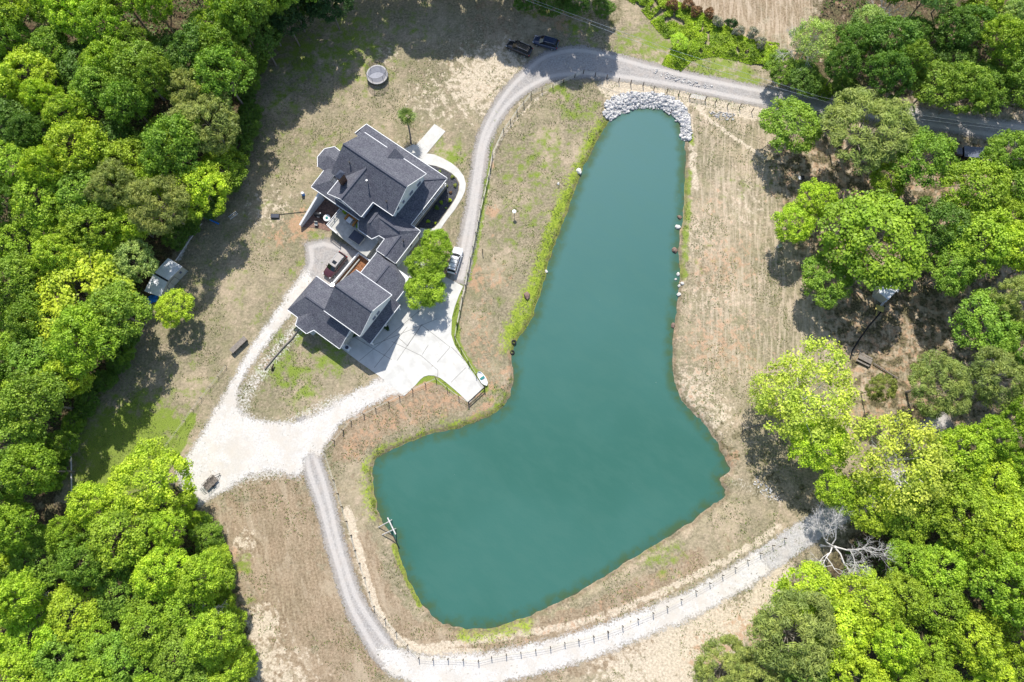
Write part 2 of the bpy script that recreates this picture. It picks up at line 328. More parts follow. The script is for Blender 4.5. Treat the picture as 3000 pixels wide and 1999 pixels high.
def mat_ground():
    k = NT('dry_lawn')
    f = k.noise(2.6, 6, .75); f2 = k.noise(6.5, 3, .8); m = k.noise(.55, 5, .65); l = k.noise(.09, 4, .6); m2 = k.noise(.9, 5, .7, co=k.mapping((1,1,1), 1.1))
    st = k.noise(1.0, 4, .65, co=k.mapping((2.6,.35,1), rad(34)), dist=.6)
    st2 = k.noise(1.0, 4, .7, co=k.mapping((2.4,.22,1), rad(-14)), dist=.4)
    def sep(name):
        nd = k.n('SeparateColor', k.attr(name).outputs['Color']); return nd.outputs[0], nd.outputs[1], nd.outputs[2]
    g1, g2, orr = sep('ma'); pa, br, fo = sep('mb'); gr, bank, _ = sep('mc')
    def cov(mask, noise, bias=.75, soft=.22):      # patchy cover: mask sets how much of the noise passes
        return k.step(k.math('ADD', k.math('MULTIPLY', mask, bias), k.math('MULTIPLY', k.math('SUBTRACT', noise, .5), 1.7)), .25, .25+soft)
    fm = k.math('ADD', k.math('MULTIPLY', f, .5), k.math('MULTIPLY', f2, .5))
    c = k.mix(k.step(f, .33, .68), (.165,.135,.09), (.53,.43,.305))
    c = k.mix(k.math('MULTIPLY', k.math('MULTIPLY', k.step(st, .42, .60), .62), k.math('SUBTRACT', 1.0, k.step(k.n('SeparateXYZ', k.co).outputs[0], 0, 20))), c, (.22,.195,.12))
    c = k.mix(k.math('MULTIPLY', k.step(m, .38, .60), .68), c, k.mix(k.step(f2,.35,.65), (.14,.145,.07), (.34,.325,.175)))
    l2 = k.noise(.21, 5, .7)
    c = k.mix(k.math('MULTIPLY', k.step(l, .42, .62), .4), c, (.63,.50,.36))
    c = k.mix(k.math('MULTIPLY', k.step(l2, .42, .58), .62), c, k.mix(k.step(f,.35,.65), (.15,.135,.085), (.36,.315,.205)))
    c = k.mix(k.math('MULTIPLY', k.step(k.noise(1.1, 4, .75), .50, .62), .35), c, (.13,.12,.075))
    brc = k.mix(k.step(st2, .35, .65), k.mix(k.step(f,.3,.7), (.17,.12,.075), (.42,.31,.21)), k.mix(k.step(f,.3,.7), (.26,.19,.125), (.50,.39,.27)))
    brc = k.mix(k.math('MULTIPLY', k.step(l2, .40, .60), .45), brc, k.mix(1.0, brc, (.66,.70,.66), 'MULTIPLY'))
    brc = k.mix(k.math('MULTIPLY', k.step(k.noise(.35, 5, .7, co=k.mapping((1,.4,1), rad(-20)), dist=.5), .50, .64), .5), brc, (.50,.41,.30))
    c = k.mix(k.math('MULTIPLY', cov(br, m), .88), c, brc)
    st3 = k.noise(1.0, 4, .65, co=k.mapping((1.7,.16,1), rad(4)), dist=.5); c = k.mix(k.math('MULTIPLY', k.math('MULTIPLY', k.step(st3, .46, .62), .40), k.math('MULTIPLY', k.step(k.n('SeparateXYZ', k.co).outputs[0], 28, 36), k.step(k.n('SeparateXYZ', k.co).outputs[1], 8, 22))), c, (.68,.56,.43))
    c = k.mix(k.math('MULTIPLY', cov(pa, m2, .8), .8), c, k.mix(k.step(f,.3,.65), (.42,.35,.26), (.78,.67,.52)))
    c = k.mix(k.math('MULTIPLY', cov(orr, m2), .75), c, k.mix(k.step(f2,.3,.7), (.36,.21,.12), (.60,.39,.25)))
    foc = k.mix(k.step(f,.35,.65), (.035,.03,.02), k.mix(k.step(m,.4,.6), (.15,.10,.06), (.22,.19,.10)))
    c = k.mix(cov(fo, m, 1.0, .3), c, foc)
    c = k.mix(k.math('MULTIPLY', cov(g1, k.math('ADD', k.math('MULTIPLY', m, .8), k.math('MULTIPLY', f, .2)), .85, .35), .88), c, k.mix(k.step(f2,.3,.7), (.11,.165,.02), (.29,.39,.05)))
    c = k.mix(cov(g2, k.math('ADD', k.math('MULTIPLY', m, .5), k.math('MULTIPLY', f, .5)), .95, .3), c, k.mix(k.step(f,.3,.7), (.11,.18,.02), (.38,.46,.06)))
    c = k.mix(k.math('MULTIPLY', cov(gr, f, .7, .35), .75), c, k.mix(k.step(f2,.3,.6), (.5,.48,.44), (.85,.83,.80)))
    c = k.mix(k.math('MULTIPLY', bank, .62), c, k.mix(k.step(m2,.4,.6), (.085,.07,.045), (.24,.16,.10)))
    c = k.mix(k.step(f2, .60, .78), c, k.mix(1.0, c, (.62,.64,.60), 'MULTIPLY'))
    return k.fin(k.bsdf(c, .95, 0, .1, fm, .9, .12))
M['ground'] = mat_ground()
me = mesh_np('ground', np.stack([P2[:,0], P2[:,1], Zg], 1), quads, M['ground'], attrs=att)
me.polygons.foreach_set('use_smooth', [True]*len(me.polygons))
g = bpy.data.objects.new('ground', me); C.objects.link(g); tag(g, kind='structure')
# ---------------- sheets: water, roads ----------------
def sheet(name, poly, mat, step=.4, margin=1.2, zoff=.03, flat=None, kind='structure'):
    lo, hi = poly.min(0)-margin, poly.max(0)+margin
    xs, ys = np.arange(lo[0], hi[0]+step, step), np.arange(lo[1], hi[1]+step, step)
    A, B = np.meshgrid(xs, ys); pts = np.stack([A.ravel(), B.ravel()], 1); e = sdist(pts, poly)
    id_ = np.arange(len(pts)).reshape(len(ys), len(xs))
    q = np.stack([id_[:-1,:-1].ravel(), id_[:-1,1:].ravel(), id_[1:,1:].ravel(), id_[1:,:-1].ravel()], 1)
    q = q[(e[q] > -margin).all(1)]
    used = np.unique(q); mp = np.full(len(pts), -1); mp[used] = np.arange(len(used)); q = mp[q]; pts = pts[used]; e = e[used]
    z = np.full(len(pts), flat) if flat is not None else np.maximum(heights(pts)[0], WZ+.05)+zoff
    me = mesh_np(name, np.stack([pts[:,0], pts[:,1], z], 1), q, mat, attrs={'edge': e})
    o = bpy.data.objects.new(name, me); C.objects.link(o); tag(o, kind=kind); return o
k = NT('pond_water'); e = k.attr('edge').outputs['Fac']; n = k.noise(.6, 4, .6); nb = k.noise(.035, 3, .5); rp = k.noise(1.6, 5, .7, co=k.mapping((1,1.8,1), .5))
deep = k.mix(k.step(nb, .38, .62), (.038,.132,.102), (.047,.148,.119))
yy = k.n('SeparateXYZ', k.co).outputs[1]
deep = k.mix(k.step(yy, 0, 75), deep, (.075,.178,.172))  # sky reflection painted in: water turns paler and bluer towards the far end
ws = k.noise(.16, 6, .7, co=k.mapping((1,2.2,1), .6)); deep = k.mix(k.math('MULTIPLY', k.step(ws,.42,.62), .16), deep, (.075,.175,.14))
fl = k.noise(1.9, 2, .5); deep = k.mix(k.step(fl, .80, .83), deep, (.45,.5,.45))
dd = k.math('ADD', e, k.math('MULTIPLY', k.math('SUBTRACT', n, .5), 1.6))
c = k.mix(k.step(dd, .3, 2.2), k.mix(k.step(n, .4, .6), (.055,.11,.05), (.045,.12,.085)), deep)
c = k.mix(k.step(dd, -.3, .25), (.085,.075,.045), c)
M['water'] = k.fin(k.bsdf(c, .12, 0, .5, rp, .25, .05))
sheet('pond_water', pond, M['water'], .6, 1.8, flat=WZ)
def road_mat(name, c0, c1, c2, amp=1.6, fray=2.4, specks=False, tracks=False):
    k = NT(name); e = k.attr('edge').outputs['Fac']
    f = k.noise(3.2, 6, .8); m = k.noise(.5, 4, .6); f2 = k.noise(7, 3, .8)
    st = k.noise(.7, 4, .6)
    c = k.mix(k.step(f, .3, .7), c0, c1); c = k.mix(k.math('MULTIPLY', k.step(m, .42, .66), .6), c, c2)
    c = k.mix(k.math('MULTIPLY', k.step(st, .5, .7), .35), c, c0)
    if tracks:
        tk = k.math('MULTIPLY', k.step(e, .45, .8), k.math('SUBTRACT', 1.0, k.step(e, 1.15, 1.6)))
        c = k.mix(k.math('MULTIPLY', tk, .5), c, (.62,.58,.54)); c = k.mix(k.math('MULTIPLY', k.math('SUBTRACT', 1.0, k.step(e, .1, .7)), .35), c, (.25,.22,.18))
    if specks:
        sp_ = k.noise(1.7, 4, .8); reg = k.noise(.12, 3, .6)
        c = k.mix(k.math('MULTIPLY', k.step(sp_, .60, .66), k.step(k.math('SUBTRACT', reg, k.math('MULTIPLY', e, .05)), .36, .50)), c, (.16,.15,.09))
        c = k.mix(k.math('MULTIPLY', k.step(k.noise(.22, 4, .65), .45, .60), .55), c, (.54,.49,.42))
        stv = k.noise(.9, 4, .7, dist=1.2); c = k.mix(k.math('MULTIPLY', k.step(stv, .52, .68), .4), c, (.52,.50,.47))
    al = k.math('ADD', k.math('ADD', e, .4), k.math('ADD', k.math('MULTIPLY', k.math('SUBTRACT', f, .5), fray), k.math('MULTIPLY', k.math('SUBTRACT', m, .5), amp)))
    al = k.step(al, -.15 if specks else 0.0, .95 if specks else .5)
    b = k.bsdf(c, .95, 0, .15, f2, .6, .06); t = k.n('BsdfTransparent')
    return k.fin(k.n('MixShader', al, t.outputs[0], b).outputs[0])
M['gravel'] = road_mat('white_gravel', (.50,.475,.44), (.73,.71,.68), (.64,.58,.51), 2.0, 3.4, specks=True)
M['greyroad'] = road_mat('grey_gravel_road', (.25,.235,.225), (.50,.475,.45), (.44,.39,.35), 1.2, 2.6, tracks=True)
M['shadegravel'] = road_mat('shade_toned_gravel', (.33,.32,.31), (.62,.60,.58), (.50,.46,.42), 1.2, 3.0)  # greyer copy of the white gravel, with tree shade put into its colour
def strip(pts):
    P = spline([tuple(p) for p in pts], 5); L, R_ = [], []
    for i, p in enumerate(P):
        a, b = P[max(i-1,0)], P[min(i+1,len(P)-1)]; d = (b-a)[:2]; d = d/np.linalg.norm(d); n = np.array([-d[1], d[0]])
        L.append(p[:2]+n*p[2]/2); R_.append(p[:2]-n*p[2]/2)
    return polyW(L+R_[::-1])
LANE = strip([(2450,318,50),(2300,300,48),(2200,285,46),(2050,262,46),(1900,240,48),(1750,222,46),(1600,192,46),(1500,172,50),(1400,152,64),(1330,143,74),(1265,152,70),(1215,182,54),(1170,222,42),(1133,275,36),(1110,330,34),(1098,400,34),(1088,470,34),(1076,540,38),(1064,600,38),(1052,650,40)])
sheet('grey_road', LANE, M['greyroad'], .35, 1.3, .03)
TRACK = strip([(690,960,20),(705,1010,36),(722,1080,50),(745,1150,46),(765,1230,44),(788,1310,44),(812,1380,48),(845,1440,54),(885,1500,58),(930,1550,30)])
sheet('grey_road', TRACK, M['greyroad'], .35, 1.3, .035)
sheet('courtyard_gravel', polyW([(700,560),(745,548),(830,575),(850,620),(790,690),(740,680),(690,640),(705,600)]), M['greyroad'], .35, 1.2, .02)
GROAD = strip([(868,1490,10),(900,1512,52),(930,1530,66),(1000,1543,74),(1100,1540,78),(1200,1520,72),(1300,1495,68),(1400,1462,64),(1500,1425,62),(1600,1382,60),(1700,1325,60),(1760,1288,56)])
sheet('gravel_road', GROAD, M['gravel'], .35, 1.5, .06)
sheet('shaded_gravel_road', strip([(1740,1300,56),(1830,1240,56),(1900,1195,54),(1960,1160,48),(2050,1115,42),(2140,1070,38)]), M['shadegravel'], .4, 1.3, .05)
sheet('woodland_track', strip([(2180,960,40),(2140,980,38),(2100,1000,34)]), M['greyroad'], .4, 1.3, .03)
PLAZA = [(705,612),(672,660),(640,705),(600,762),(568,812),(530,880),(500,935),(470,985),(435,1040),(405,1085),(425,1130),(455,1165),(480,1148),(525,1122),(572,1092),(620,1082),(670,1092),(690,1100),(700,1060),(716,1040),(736,1048),(752,1015),(790,968),(840,938),(885,915),(925,905),(900,868),(865,872),(838,886),(800,908),(750,938),(700,965),(660,972),(600,968),(560,952),(545,930),(550,890),(570,850),(606,800),(648,745),(690,700),(720,640)]
sheet('gravel_drive', polyW(PLAZA), M['gravel'], .35, 1.6, .06)
def flat(name, pts, mat, z, th=.1, kind='structure'):
    return tag(MB().slab([(p[0], p[1], z) for p in pts], th, 0, 0).build(name, mat), kind=kind)
# concrete driveway with saw joints
k = NT('driveway_concrete'); n = k.noise(.5, 5, .65); n2 = k.noise(4, 4, .7); n3 = k.noise(.16, 3, .5)
c = k.mix(k.step(n,.3,.7), (.53,.52,.49), (.66,.65,.61)); c = k.mix(k.math('MULTIPLY', k.step(n3,.5,.7), .35), c, (.62,.58,.52)); c = k.mix(k.math('MULTIPLY', k.step(n2,.6,.8), .25), c, (.5,.48,.45))
sr = k.noise(.5, 4, .7, co=k.mapping((1.6,.25,1), rad(-38)), dist=.4); c = k.mix(k.math('MULTIPLY', k.step(sr,.54,.70), .30), c, (.42,.39,.35)); c = k.mix(k.step(k.noise(.9,3,.5), .70, .76), c, (.46,.43,.38))
M['drive'] = k.fin(k.bsdf(c, .85, 0, .2, n2, .15))
DRV = [S(*p) for p in [(1305,812),(1357,839),(1345,865),(1332,900),(1324,930),(1322,981),(1332,1011),(1355,1047),(1388,1095),(1417,1135),(1374,1182),(1352,1160),(1331,1141),(1306,1120),(1290,1108),(1272,1101),(1255,1100),(1242,1104),(1232,1112),(1217,1129),(1200,1146),(1184,1161),(1148,1132),(1112,1103),(1051,1060),(996,1018),(1040,950),(1180,860),(1150,800),(1165,770),(1200,745),(1240,770),(1290,790)]]
flat('concrete_driveway', DRV, M['drive'], .07, .2)
jm = MB()
def joint(a, b, z=.0725): jm.beam((a[0], a[1], z), (b[0], b[1], z), .07, .004)
for a, b in [((350,250),(1100,-60)),((210,420),(930,-180)),((0,60),(580,410)),((380,500),(760,30)),((640,420),(930,0)),((580,200),(930,370)),((920,365),(1110,530)),((1110,530),(1105,610)),((930,350),(1000,240)),((920,10),(1250,265)),((1250,265),(1100,440)),((1430,500),(1260,670)),((660,160),(760,250)),((760,250),(930,0)),((1260,260),(1420,420))]:
    joint(z3(*a), z3(*b))
tag(jm.build('driveway_joints', simple('dark_joint', (.20,.19,.17), .9)), kind='structure')  # saw joints as thin strips in a dark joint colour
# front walk
wk = [z1(*p) for p in [(1855,250),(1980,335),(1765,590),(1850,600),(1950,645),(2050,700),(2130,765),(2190,850),(2215,940),(2205,1020),(2165,1110),(2090,1230),(2000,1345),(1960,1400),(1900,1500),(1820,1520),(1680,1560),(1690,1440),(1780,1462),(1850,1445),(1900,1390),(1960,1305),(2030,1210),(2100,1100),(2135,1010),(2140,930),(2110,870),(2050,815),(1960,765),(1880,735),(1790,718),(1700,690),(1560,600),(1510,535),(1610,485),(1640,495)]]
flat('concrete_walk', wk, M['drive'], .065, .2)
bed = [z1(*p) for p in [(1760,700),(1880,742),(1960,770),(2050,822),(2105,878),(2132,935),(2128,1010),(2092,1100),(2022,1208),(1955,1300),(1893,1385),(1845,1438),(1780,1455),(1690,1436),(1560,1440),(1450,1300),(1800,900)]]
flat('mulch_bed', bed, M['mulch'], .03, .1)
# ---------------- buildings: local frame (a along the ridge, b to the south-west) ----------------
HANG = rad(-35.35); HO = Vector((-28.7, 58.58, 0))
def L(a, b, z=0.0): return (a, -b, z)
def Wd(a, b, z=0.0):
    c_, s_ = math.cos(HANG), math.sin(HANG); return Vector((HO.x+a*c_+b*s_, HO.y+a*s_-b*c_, z))
def roof(name, parent, polys, th=.2):
    m = MB()
    for p in polys: m.slab([L(*q) for q in p], th, 0, 1)
    return m.build(name, [M['shingle'], M['white']], parent)
def gutters(parent, segs):
    for a, b in segs: MB().beam(L(*a), L(*b), .11, .13).build('gutter', M['white'], parent)
def gable(parent, name, a0, a1, b0, b1, z0, ze, zr, axis='a', mat='siding'):
    m = MB()
    if axis == 'a':
        bm = (b0+b1)/2; pr = [(b0,z0),(b1,z0),(b1,ze),(bm,zr),(b0,ze)]; pts = [L(a, b, z) for a in (a0, a1) for b, z in pr]
    else:
        am = (a0+a1)/2; pr = [(a0,z0),(a1,z0),(a1,ze),(am,zr),(a0,ze)]; pts = [L(a, b, z) for b in (b0, b1) for a, z in pr]
    m.add(pts, [(0,1,2,3,4),(9,8,7,6,5)]+[(i, i+5, (i+1)%5+5, (i+1)%5) for i in range(5)])
    return m.build(name, M[mat], parent)
def wbox(parent, name, a0, a1, b0, b1, z0, z1_, mat='siding'):
    return MB().box(L((a0+a1)/2, (b0+b1)/2, (z0+z1_)/2), (a1-a0, b1-b0, z1_-z0)).build(name, M[mat], parent)
def window(parent, axis, pos, c, z, wd, h, out=1, bars=1):
    """axis 'a': wall plane a=pos, centred on b=c; axis 'b': plane b=pos, centred on a=c"""
    fr = MB(); pn = MB()
    def put(mb, dc, dz, w_, h_, dep, off):
        if axis == 'a': mb.box(L(pos+out*off, c+dc, z+dz), (dep, w_, h_))
        else: mb.box(L(c+dc, pos+out*off, z+dz), (w_, dep, h_))
    put(pn, 0, 0, wd, h, .05, .03)
    for sx in (-1, 1): put(fr, sx*(wd/2+.04), 0, .08, h+.16, .06, .033)
    for sz in (-1, 1): put(fr, 0, sz*(h/2+.04), wd, .08, .06, .034)
    put(fr, 0, 0, wd, .03, .058, .032)
    f = fr.build('window', M['white'], parent); pn.build('pane', M['glass'], f); return f
house = empty('house', HO, HANG, 'large white two storey house with dark grey shingle roofs, brick chimney and wraparound porch', 'house')
gable(house, 'wall', .2, 13.1, -4.3, 4.3, 1.1, 6.75, 9.95)
gable(house, 'wall', 2.1, 8.7, 3.0, 7.5, 0, 6.75, 9.2, 'b')
wbox(house, 'foundation', .25, 13.05, -4.25, 4.25, -.3, 1.1, 'brick')
wbox(house, 'wall', -2.5, 9.0, 4.0, 7.6, 0, 3.75)
wbox(house, 'wall', 9.0, 12.2, 4.0, 8.9, 0, 3.9)
wbox(house, 'wall', 12.2, 17.5, 4.0, 8.0, 0, 3.75)
wbox(house, 'wall', 14.2, 17.5, 8.0, 10.4, 0, 3.5)
MB().prism([L(*p)[:2] for p in [(-2.5,.1),(-4.1,.1),(-5.0,1.2),(-5.05,2.9),(-4.1,4.1),(-2.5,4.1)]], 0, 3.75).build('bay_wall', M['siding'], house)
wbox(house, 'bay_wall', -2.6, .3, -.2, 4.2, 0, 3.75)
roof('main_roof', house, [
  [(-.15,-4.75,6.92),(13.45,-4.75,6.92),(13.45,0,10.3),(-.15,0,10.3)],
  [(-.15,0,10.3),(-.15,4.7,6.95),(1.75,4.7,6.95),(5.4,1.05,9.55),(9.05,4.7,6.95),(13.45,4.7,6.95),(13.45,0,10.3)]])
roof('cross_gable_roof', house, [
  [(5.4,1.0,9.56),(1.75,4.62,6.96),(1.75,8.05,6.96),(5.4,8.05,9.56)], [(5.4,1.0,9.56),(9.05,4.62,6.96),(9.05,8.05,6.96),(5.4,8.05,9.56)]])
roof('dormer_roof', house, [[(6.7,-2.75,8.38),(6.7,-5.05,8.38),(4.9,-5.05,6.95),(4.9,-4.8,6.98)], [(6.7,-2.75,8.38),(6.7,-5.05,8.38),(8.5,-5.05,6.95),(8.5,-4.8,6.98)]], .15)
gable(house, 'dormer_wall', 5.2, 8.2, -4.85, -3.5, 4.6, 6.8, 8.1, 'b')
window(house, 'b', -4.85, 6.7, 6.3, .9, 1.0, -1)
roof('porch_roof', house, [
  [(-2.35,-7.15,4),(15.85,-7.15,4),(13.0,-4.2,4.95),(-2.35,-4.2,4.95)],
  [(15.85,-7.15,4),(15.85,3.6,4),(13.0,4.3,4.95),(13.0,-4.2,4.95)]], .22)
roof('bay_roof', house, [
  [(-3.5,1.94,4.95),(-3.0,-.2,4),(-4.3,-.3,4)], [(-3.5,1.94,4.95),(-4.3,-.3,4),(-5.45,1.0,4)], [(-3.5,1.94,4.95),(-5.45,1.0,4),(-5.5,3.0,4)],
  [(-3.5,1.94,4.95),(-5.5,3.0,4),(-4.35,4.4,4)], [(-3.5,1.94,4.95),(-4.35,4.4,4),(-2.95,4.4,4),(.2,4.3,4),(.2,1.94,4.95)], [(-3.5,1.94,4.95),(.2,1.94,4.95),(.2,-.3,4),(-3.0,-.25,4)]])
roof('side_roof', house, [
  [(-2.95,4.3,4),(-2.85,8.1,4),(-.3,5.6,5.25),(-.3,3.7,5.25),(-2.2,3.65,4.45)],
  [(-2.85,8.1,4),(8.1,8.1,4),(8.9,7.4,4.3),(1.9,7.4,4.3),(1.9,5.6,5.25),(-.3,5.6,5.25)]])
roof('rear_wing_roof', house, [
  [(10.45,4.4,5.7),(10.45,7.9,5.7),(8.9,9.6,4),(8.05,8.5,4),(8.6,4.6,4.7)], [(10.45,7.9,5.7),(8.9,9.6,4),(11.9,9.6,4)],
  [(10.45,4.4,5.7),(10.45,7.9,5.7),(11.9,9.6,4),(12.6,8.4,4.2),(11.2,6.0,5.45)],
  [(11.2,6.0,5.45),(12.6,8.4,4.2),(13.8,8.3,4.0),(15.95,6.4,5.0),(15.5,6.0,5.45)],
  [(10.45,4.3,5.7),(11.2,6,5.45),(15.5,6,5.45),(17.95,3.6,4),(15.85,3.6,4),(13.0,3.4,5.3)],
  [(15.5,6,5.45),(15.95,6.4,5.0),(15.95,10.9,4.7),(17.95,10.75,3.8),(17.95,3.6,4)],
  [(13.8,8.3,4.0),(15.95,6.4,5.0),(15.95,10.9,4.7),(13.8,10.75,3.8)]])
gutters(house, [((-.15,-4.83,6.86),(4.9,-4.83,6.86)),((8.5,-4.83,6.86),(13.45,-4.83,6.86)),((9.1,4.78,6.86),(13.45,4.78,6.86)),((1.67,4.8,6.86),(1.67,8.05,6.86)),((9.13,4.8,6.86),(9.13,8.05,6.86)),
  ((-2.35,-7.23,3.93),(15.85,-7.23,3.93)),((15.93,-7.15,3.93),(15.93,3.55,3.93)),((15.85,3.52,3.93),(17.95,3.52,3.93)),((18.03,3.6,3.93),(18.03,10.75,3.72)),((-2.35,-7.15,3.95),(-2.35,-4.2,5.2)),
  ((-2.85,8.18,3.93),(8.0,8.18,3.93)),((-3.0,4.35,3.93),(-2.9,8.1,3.93)),((8.0,8.5,3.93),(8.85,9.62,3.93)),((8.9,9.68,3.93),(11.95,9.68,3.93)),((11.95,9.65,3.93),(12.6,8.48,4.1)),((12.6,8.48,4.1),(13.75,8.38,3.93)),((13.72,8.3,3.93),(13.72,10.75,3.72)),
  ((-3.0,-.28,3.93),(-4.3,-.38,3.93)),((-4.33,-.35,3.93),(-5.5,.97,3.93)),((-5.53,1.0,3.93),(-5.58,3.0,3.93)),((-5.53,3.05,3.93),(-4.35,4.48,3.93))])
for a, b, z in (((13.5,-4.75,6.85),(13.5,0,10.22),0),((13.5,4.7,6.85),(13.5,0,10.22),0),((5.4,8.1,9.45),(1.75,8.1,6.88),0),((5.4,8.1,9.45),(9.05,8.1,6.88),0),((13.8,10.85,3.72),(15.95,10.95,4.6),0),((17.95,10.85,3.72),(15.95,10.95,4.6),0)):
    MB().beam(L(*a), L(*b), .07, .2).build('rake_trim', M['white'], house)
ridge_m = simple('ridge_shingle', (.09,.095,.12), .9, .25, 6)
for a, b in (((-.15,0,10.34),(13.45,0,10.34)),((5.4,1.05,9.6),(5.4,8.0,9.6)),((10.45,4.4,5.75),(10.45,7.9,5.75)),((15.95,6.4,5.04),(15.95,10.9,4.75)),((11.2,6,5.49),(15.5,6,5.49)),((15.85,-7.1,4.04),(13.1,-4.3,4.98))): MB().beam(L(*a), L(*b), .3, .06).build('ridge_cap', ridge_m, house)
for b, z, wd in ((-2.85,5.85,1.0),(-.65,6.05,.95),(1.5,6.35,.6),(3.05,6.42,.6)): window(house, 'a', 13.1, b, z, wd, .95, 1, 0)
for a in (3.4, 5.4, 7.4): window(house, 'b', 7.5, a, 5.9, 1.5, 1.4)
for a in (-1.2, 1.6, 4.2, 6.6): window(house, 'b', 7.6, a, 2.3, 1.6, 1.5)
for a in (1.5, 4, 9.3, 11.7): window(house, 'b', -4.3, a, 2.7, 1.0, 1.6, -1)
for b in (-2.2, .6): window(house, 'a', 13.1, b, 2.8, 1.1, 1.6)
window(house, 'b', 8.9, 10.2, 2.2, 1.6, 1.3); window(house, 'b', 8.0, 13.2, 2.4, .9, 1.0); window(house, 'a', 17.5, 6.2, 2.0, .7, 1.2)
d = MB().box(L(6.7, -4.38, 2.2), (1.1, .1, 2.1)).build('door', M['mat_dark'], house); MB().box(L(7.1,-4.48,2.15), (.05,.08,.12)).build('handle', M['metal'], d)
ch = MB().box(L(3.3, 5.05, 9.0), (.8, 1.15, 4.4)).build('chimney', M['brick'], house)
m = MB(); cx, cy, _ = L(3.3, 5.05)
m.add([(cx-.55,cy-.75,11.2),(cx+.55,cy-.75,11.2),(cx+.55,cy+.75,11.2),(cx-.55,cy+.75,11.2),(cx,cy-.2,11.65),(cx,cy+.2,11.65)], [(0,1,4),(1,2,5,4),(2,3,5),(3,0,4,5),(3,2,1,0)])
m.build('chimney_cap', M['mat_dark'], ch)
for a, b, zr, h in ((2.4,1.9,8.9,.6),(7.0,2.9,8.2,1.5),(11.4,3.6,7.7,.5),(16.9,6.9,4.5,.5)):
    MB().lathe(L(a, b, zr-.3), [(.09,0),(.09,h+.3),(.16,h+.3),(.16,h+.42)], 10).build('vent_pipe', M['metal' if a == 7.0 else 'black'], house)
wbox(house, 'porch_floor', -2.0, 15.7, -7.0, -4.3, 1.3, 1.6, 'wood'); wbox(house, 'porch_floor', 13.1, 15.7, -4.3, 3.9, 1.3, 1.59, 'wood')
wbox(house, 'porch_skirt', 15.5, 15.62, -6.9, 3.8, 0, 1.32, 'wood'); wbox(house, 'porch_skirt', -1.9, 15.5, -6.92, -6.8, 0, 1.32, 'wood')
for a, b in [(15.3,x) for x in (-6.7,-3.3,0.1,3.4)]+[(x,-6.7) for x in (-1.7,2.2,5.2,8.2,11.8)]: wbox(house, 'porch_post', a-.1, a+.1, b-.1, b+.1, 1.1, 3.85, 'white')
rl = MB()
for z, a in ((1.9,15.8),(2.5,15.76)): rl.beam(L(a,-6.7,z), L(a,3.6,z), .12, .08)
for b in np.arange(-6.7, 3.7, 3.43): rl.beam(L(15.78,b,1.55), L(15.78,b,2.55), .12)
rl.build('porch_railing', M['white'], house)
for i in range(4): wbox(house, 'step', 5.6, 7.8, -7.25-.32*i, -6.93-.32*i, 0, 1.35-.3*i, 'concrete_slab')
garage = empty('garage', HO, HANG, 'white two storey garage with grey shingle gables beside the concrete drive', 'garage')
gable(garage, 'wall', 14.5, 21.4, 16.5, 24.3, 0, 6.4, 9.3)
wbox(garage, 'wall', 21.3, 22.3, 16.6, 24.2, 0, 3.25); wbox(garage, 'wall', 8.5, 18.9, 21.0, 27.9, 0, 3.2)
wbox(garage, 'connector_wall', 14.4, 21.4, 11.3, 16.6, 0, 3.35)
MB().prism([L(*p)[:2] for p in [(10.4,27.8),(10.9,29.0),(12.9,29.1),(13.3,27.8)]], 0, 3.2).build('bay_wall', M['siding'], garage)
roof('main_roof', garage, [[(14.1,16.1,6.58),(21.75,16.1,6.58),(21.75,20.5,9.72),(14.1,20.5,9.72)],[(14.1,24.75,6.58),(21.75,24.75,6.58),(21.75,20.5,9.72),(14.1,20.5,9.72)]])
roof('pent_roof', garage, [[(21.4,16.2,4.4),(22.95,16.2,3.35),(22.95,24.7,3.35),(21.4,24.7,4.4)],[(21.4,16.2,4.4),(22.95,16.2,3.35),(21.4,15.9,3.5)]])
roof('low_roof', garage, [[(9.6,24.5,5.4),(19.3,24.5,5.4),(19.3,28.3,3.4),(7.7,28.1,3.4)],[(8,20.6,3.4),(7.7,28.1,3.4),(9.6,24.5,5.4)],[(8,20.6,3.4),(14.3,20.6,3.4),(14.3,24.5,5.4),(9.6,24.5,5.4)]])
roof('bay_roof', garage, [[(11.8,26.3,4.5),(10.0,28.1,3.42),(10.6,29.4,3.42)],[(11.8,26.3,4.5),(10.6,29.4,3.42),(13.05,29.5,3.42)],[(11.8,26.3,4.5),(13.05,29.5,3.42),(13.7,28.2,3.42)]])
roof('connector_roof', garage, [[(14,10.8,3.5),(17.7,12,5.3),(17.7,16.35,5.3),(14,16.35,3.5)],[(17.7,12,5.3),(21,12,3.5),(22,13.6,3.5),(22,16.3,3.5),(17.7,16.35,5.3)],[(14,10.8,3.5),(17.7,12,5.3),(21,12,3.5),(18,11.0,3.5)]])
gutters(garage, [((14.1,16.03,6.52),(21.75,16.03,6.52)),((14.1,24.83,6.52),(21.75,24.83,6.52)),((23.02,16.2,3.3),(23.02,24.7,3.3)),((8,20.52,3.34),(14.1,20.52,3.34)),((13.7,28.35,3.34),(19.3,28.38,3.34)),((7.7,28.18,3.34),(10,28.2,3.34)),((10.0,28.15,3.36),(10.55,29.45,3.36)),((10.6,29.48,3.36),(13.05,29.58,3.36)),((13.1,29.5,3.36),(13.7,28.3,3.36)),((13.93,10.8,3.43),(13.93,16.1,3.43)),((22.07,13.6,3.43),(22.07,16.1,3.43))])
for a, b in (((21.8,16.1,6.5),(21.8,20.5,9.62)),((21.8,24.75,6.5),(21.8,20.5,9.62)),((19.35,24.5,5.3),(19.35,28.3,3.32))): MB().beam(L(*a), L(*b), .07, .2).build('rake_trim', M['white'], garage)
m = MB()
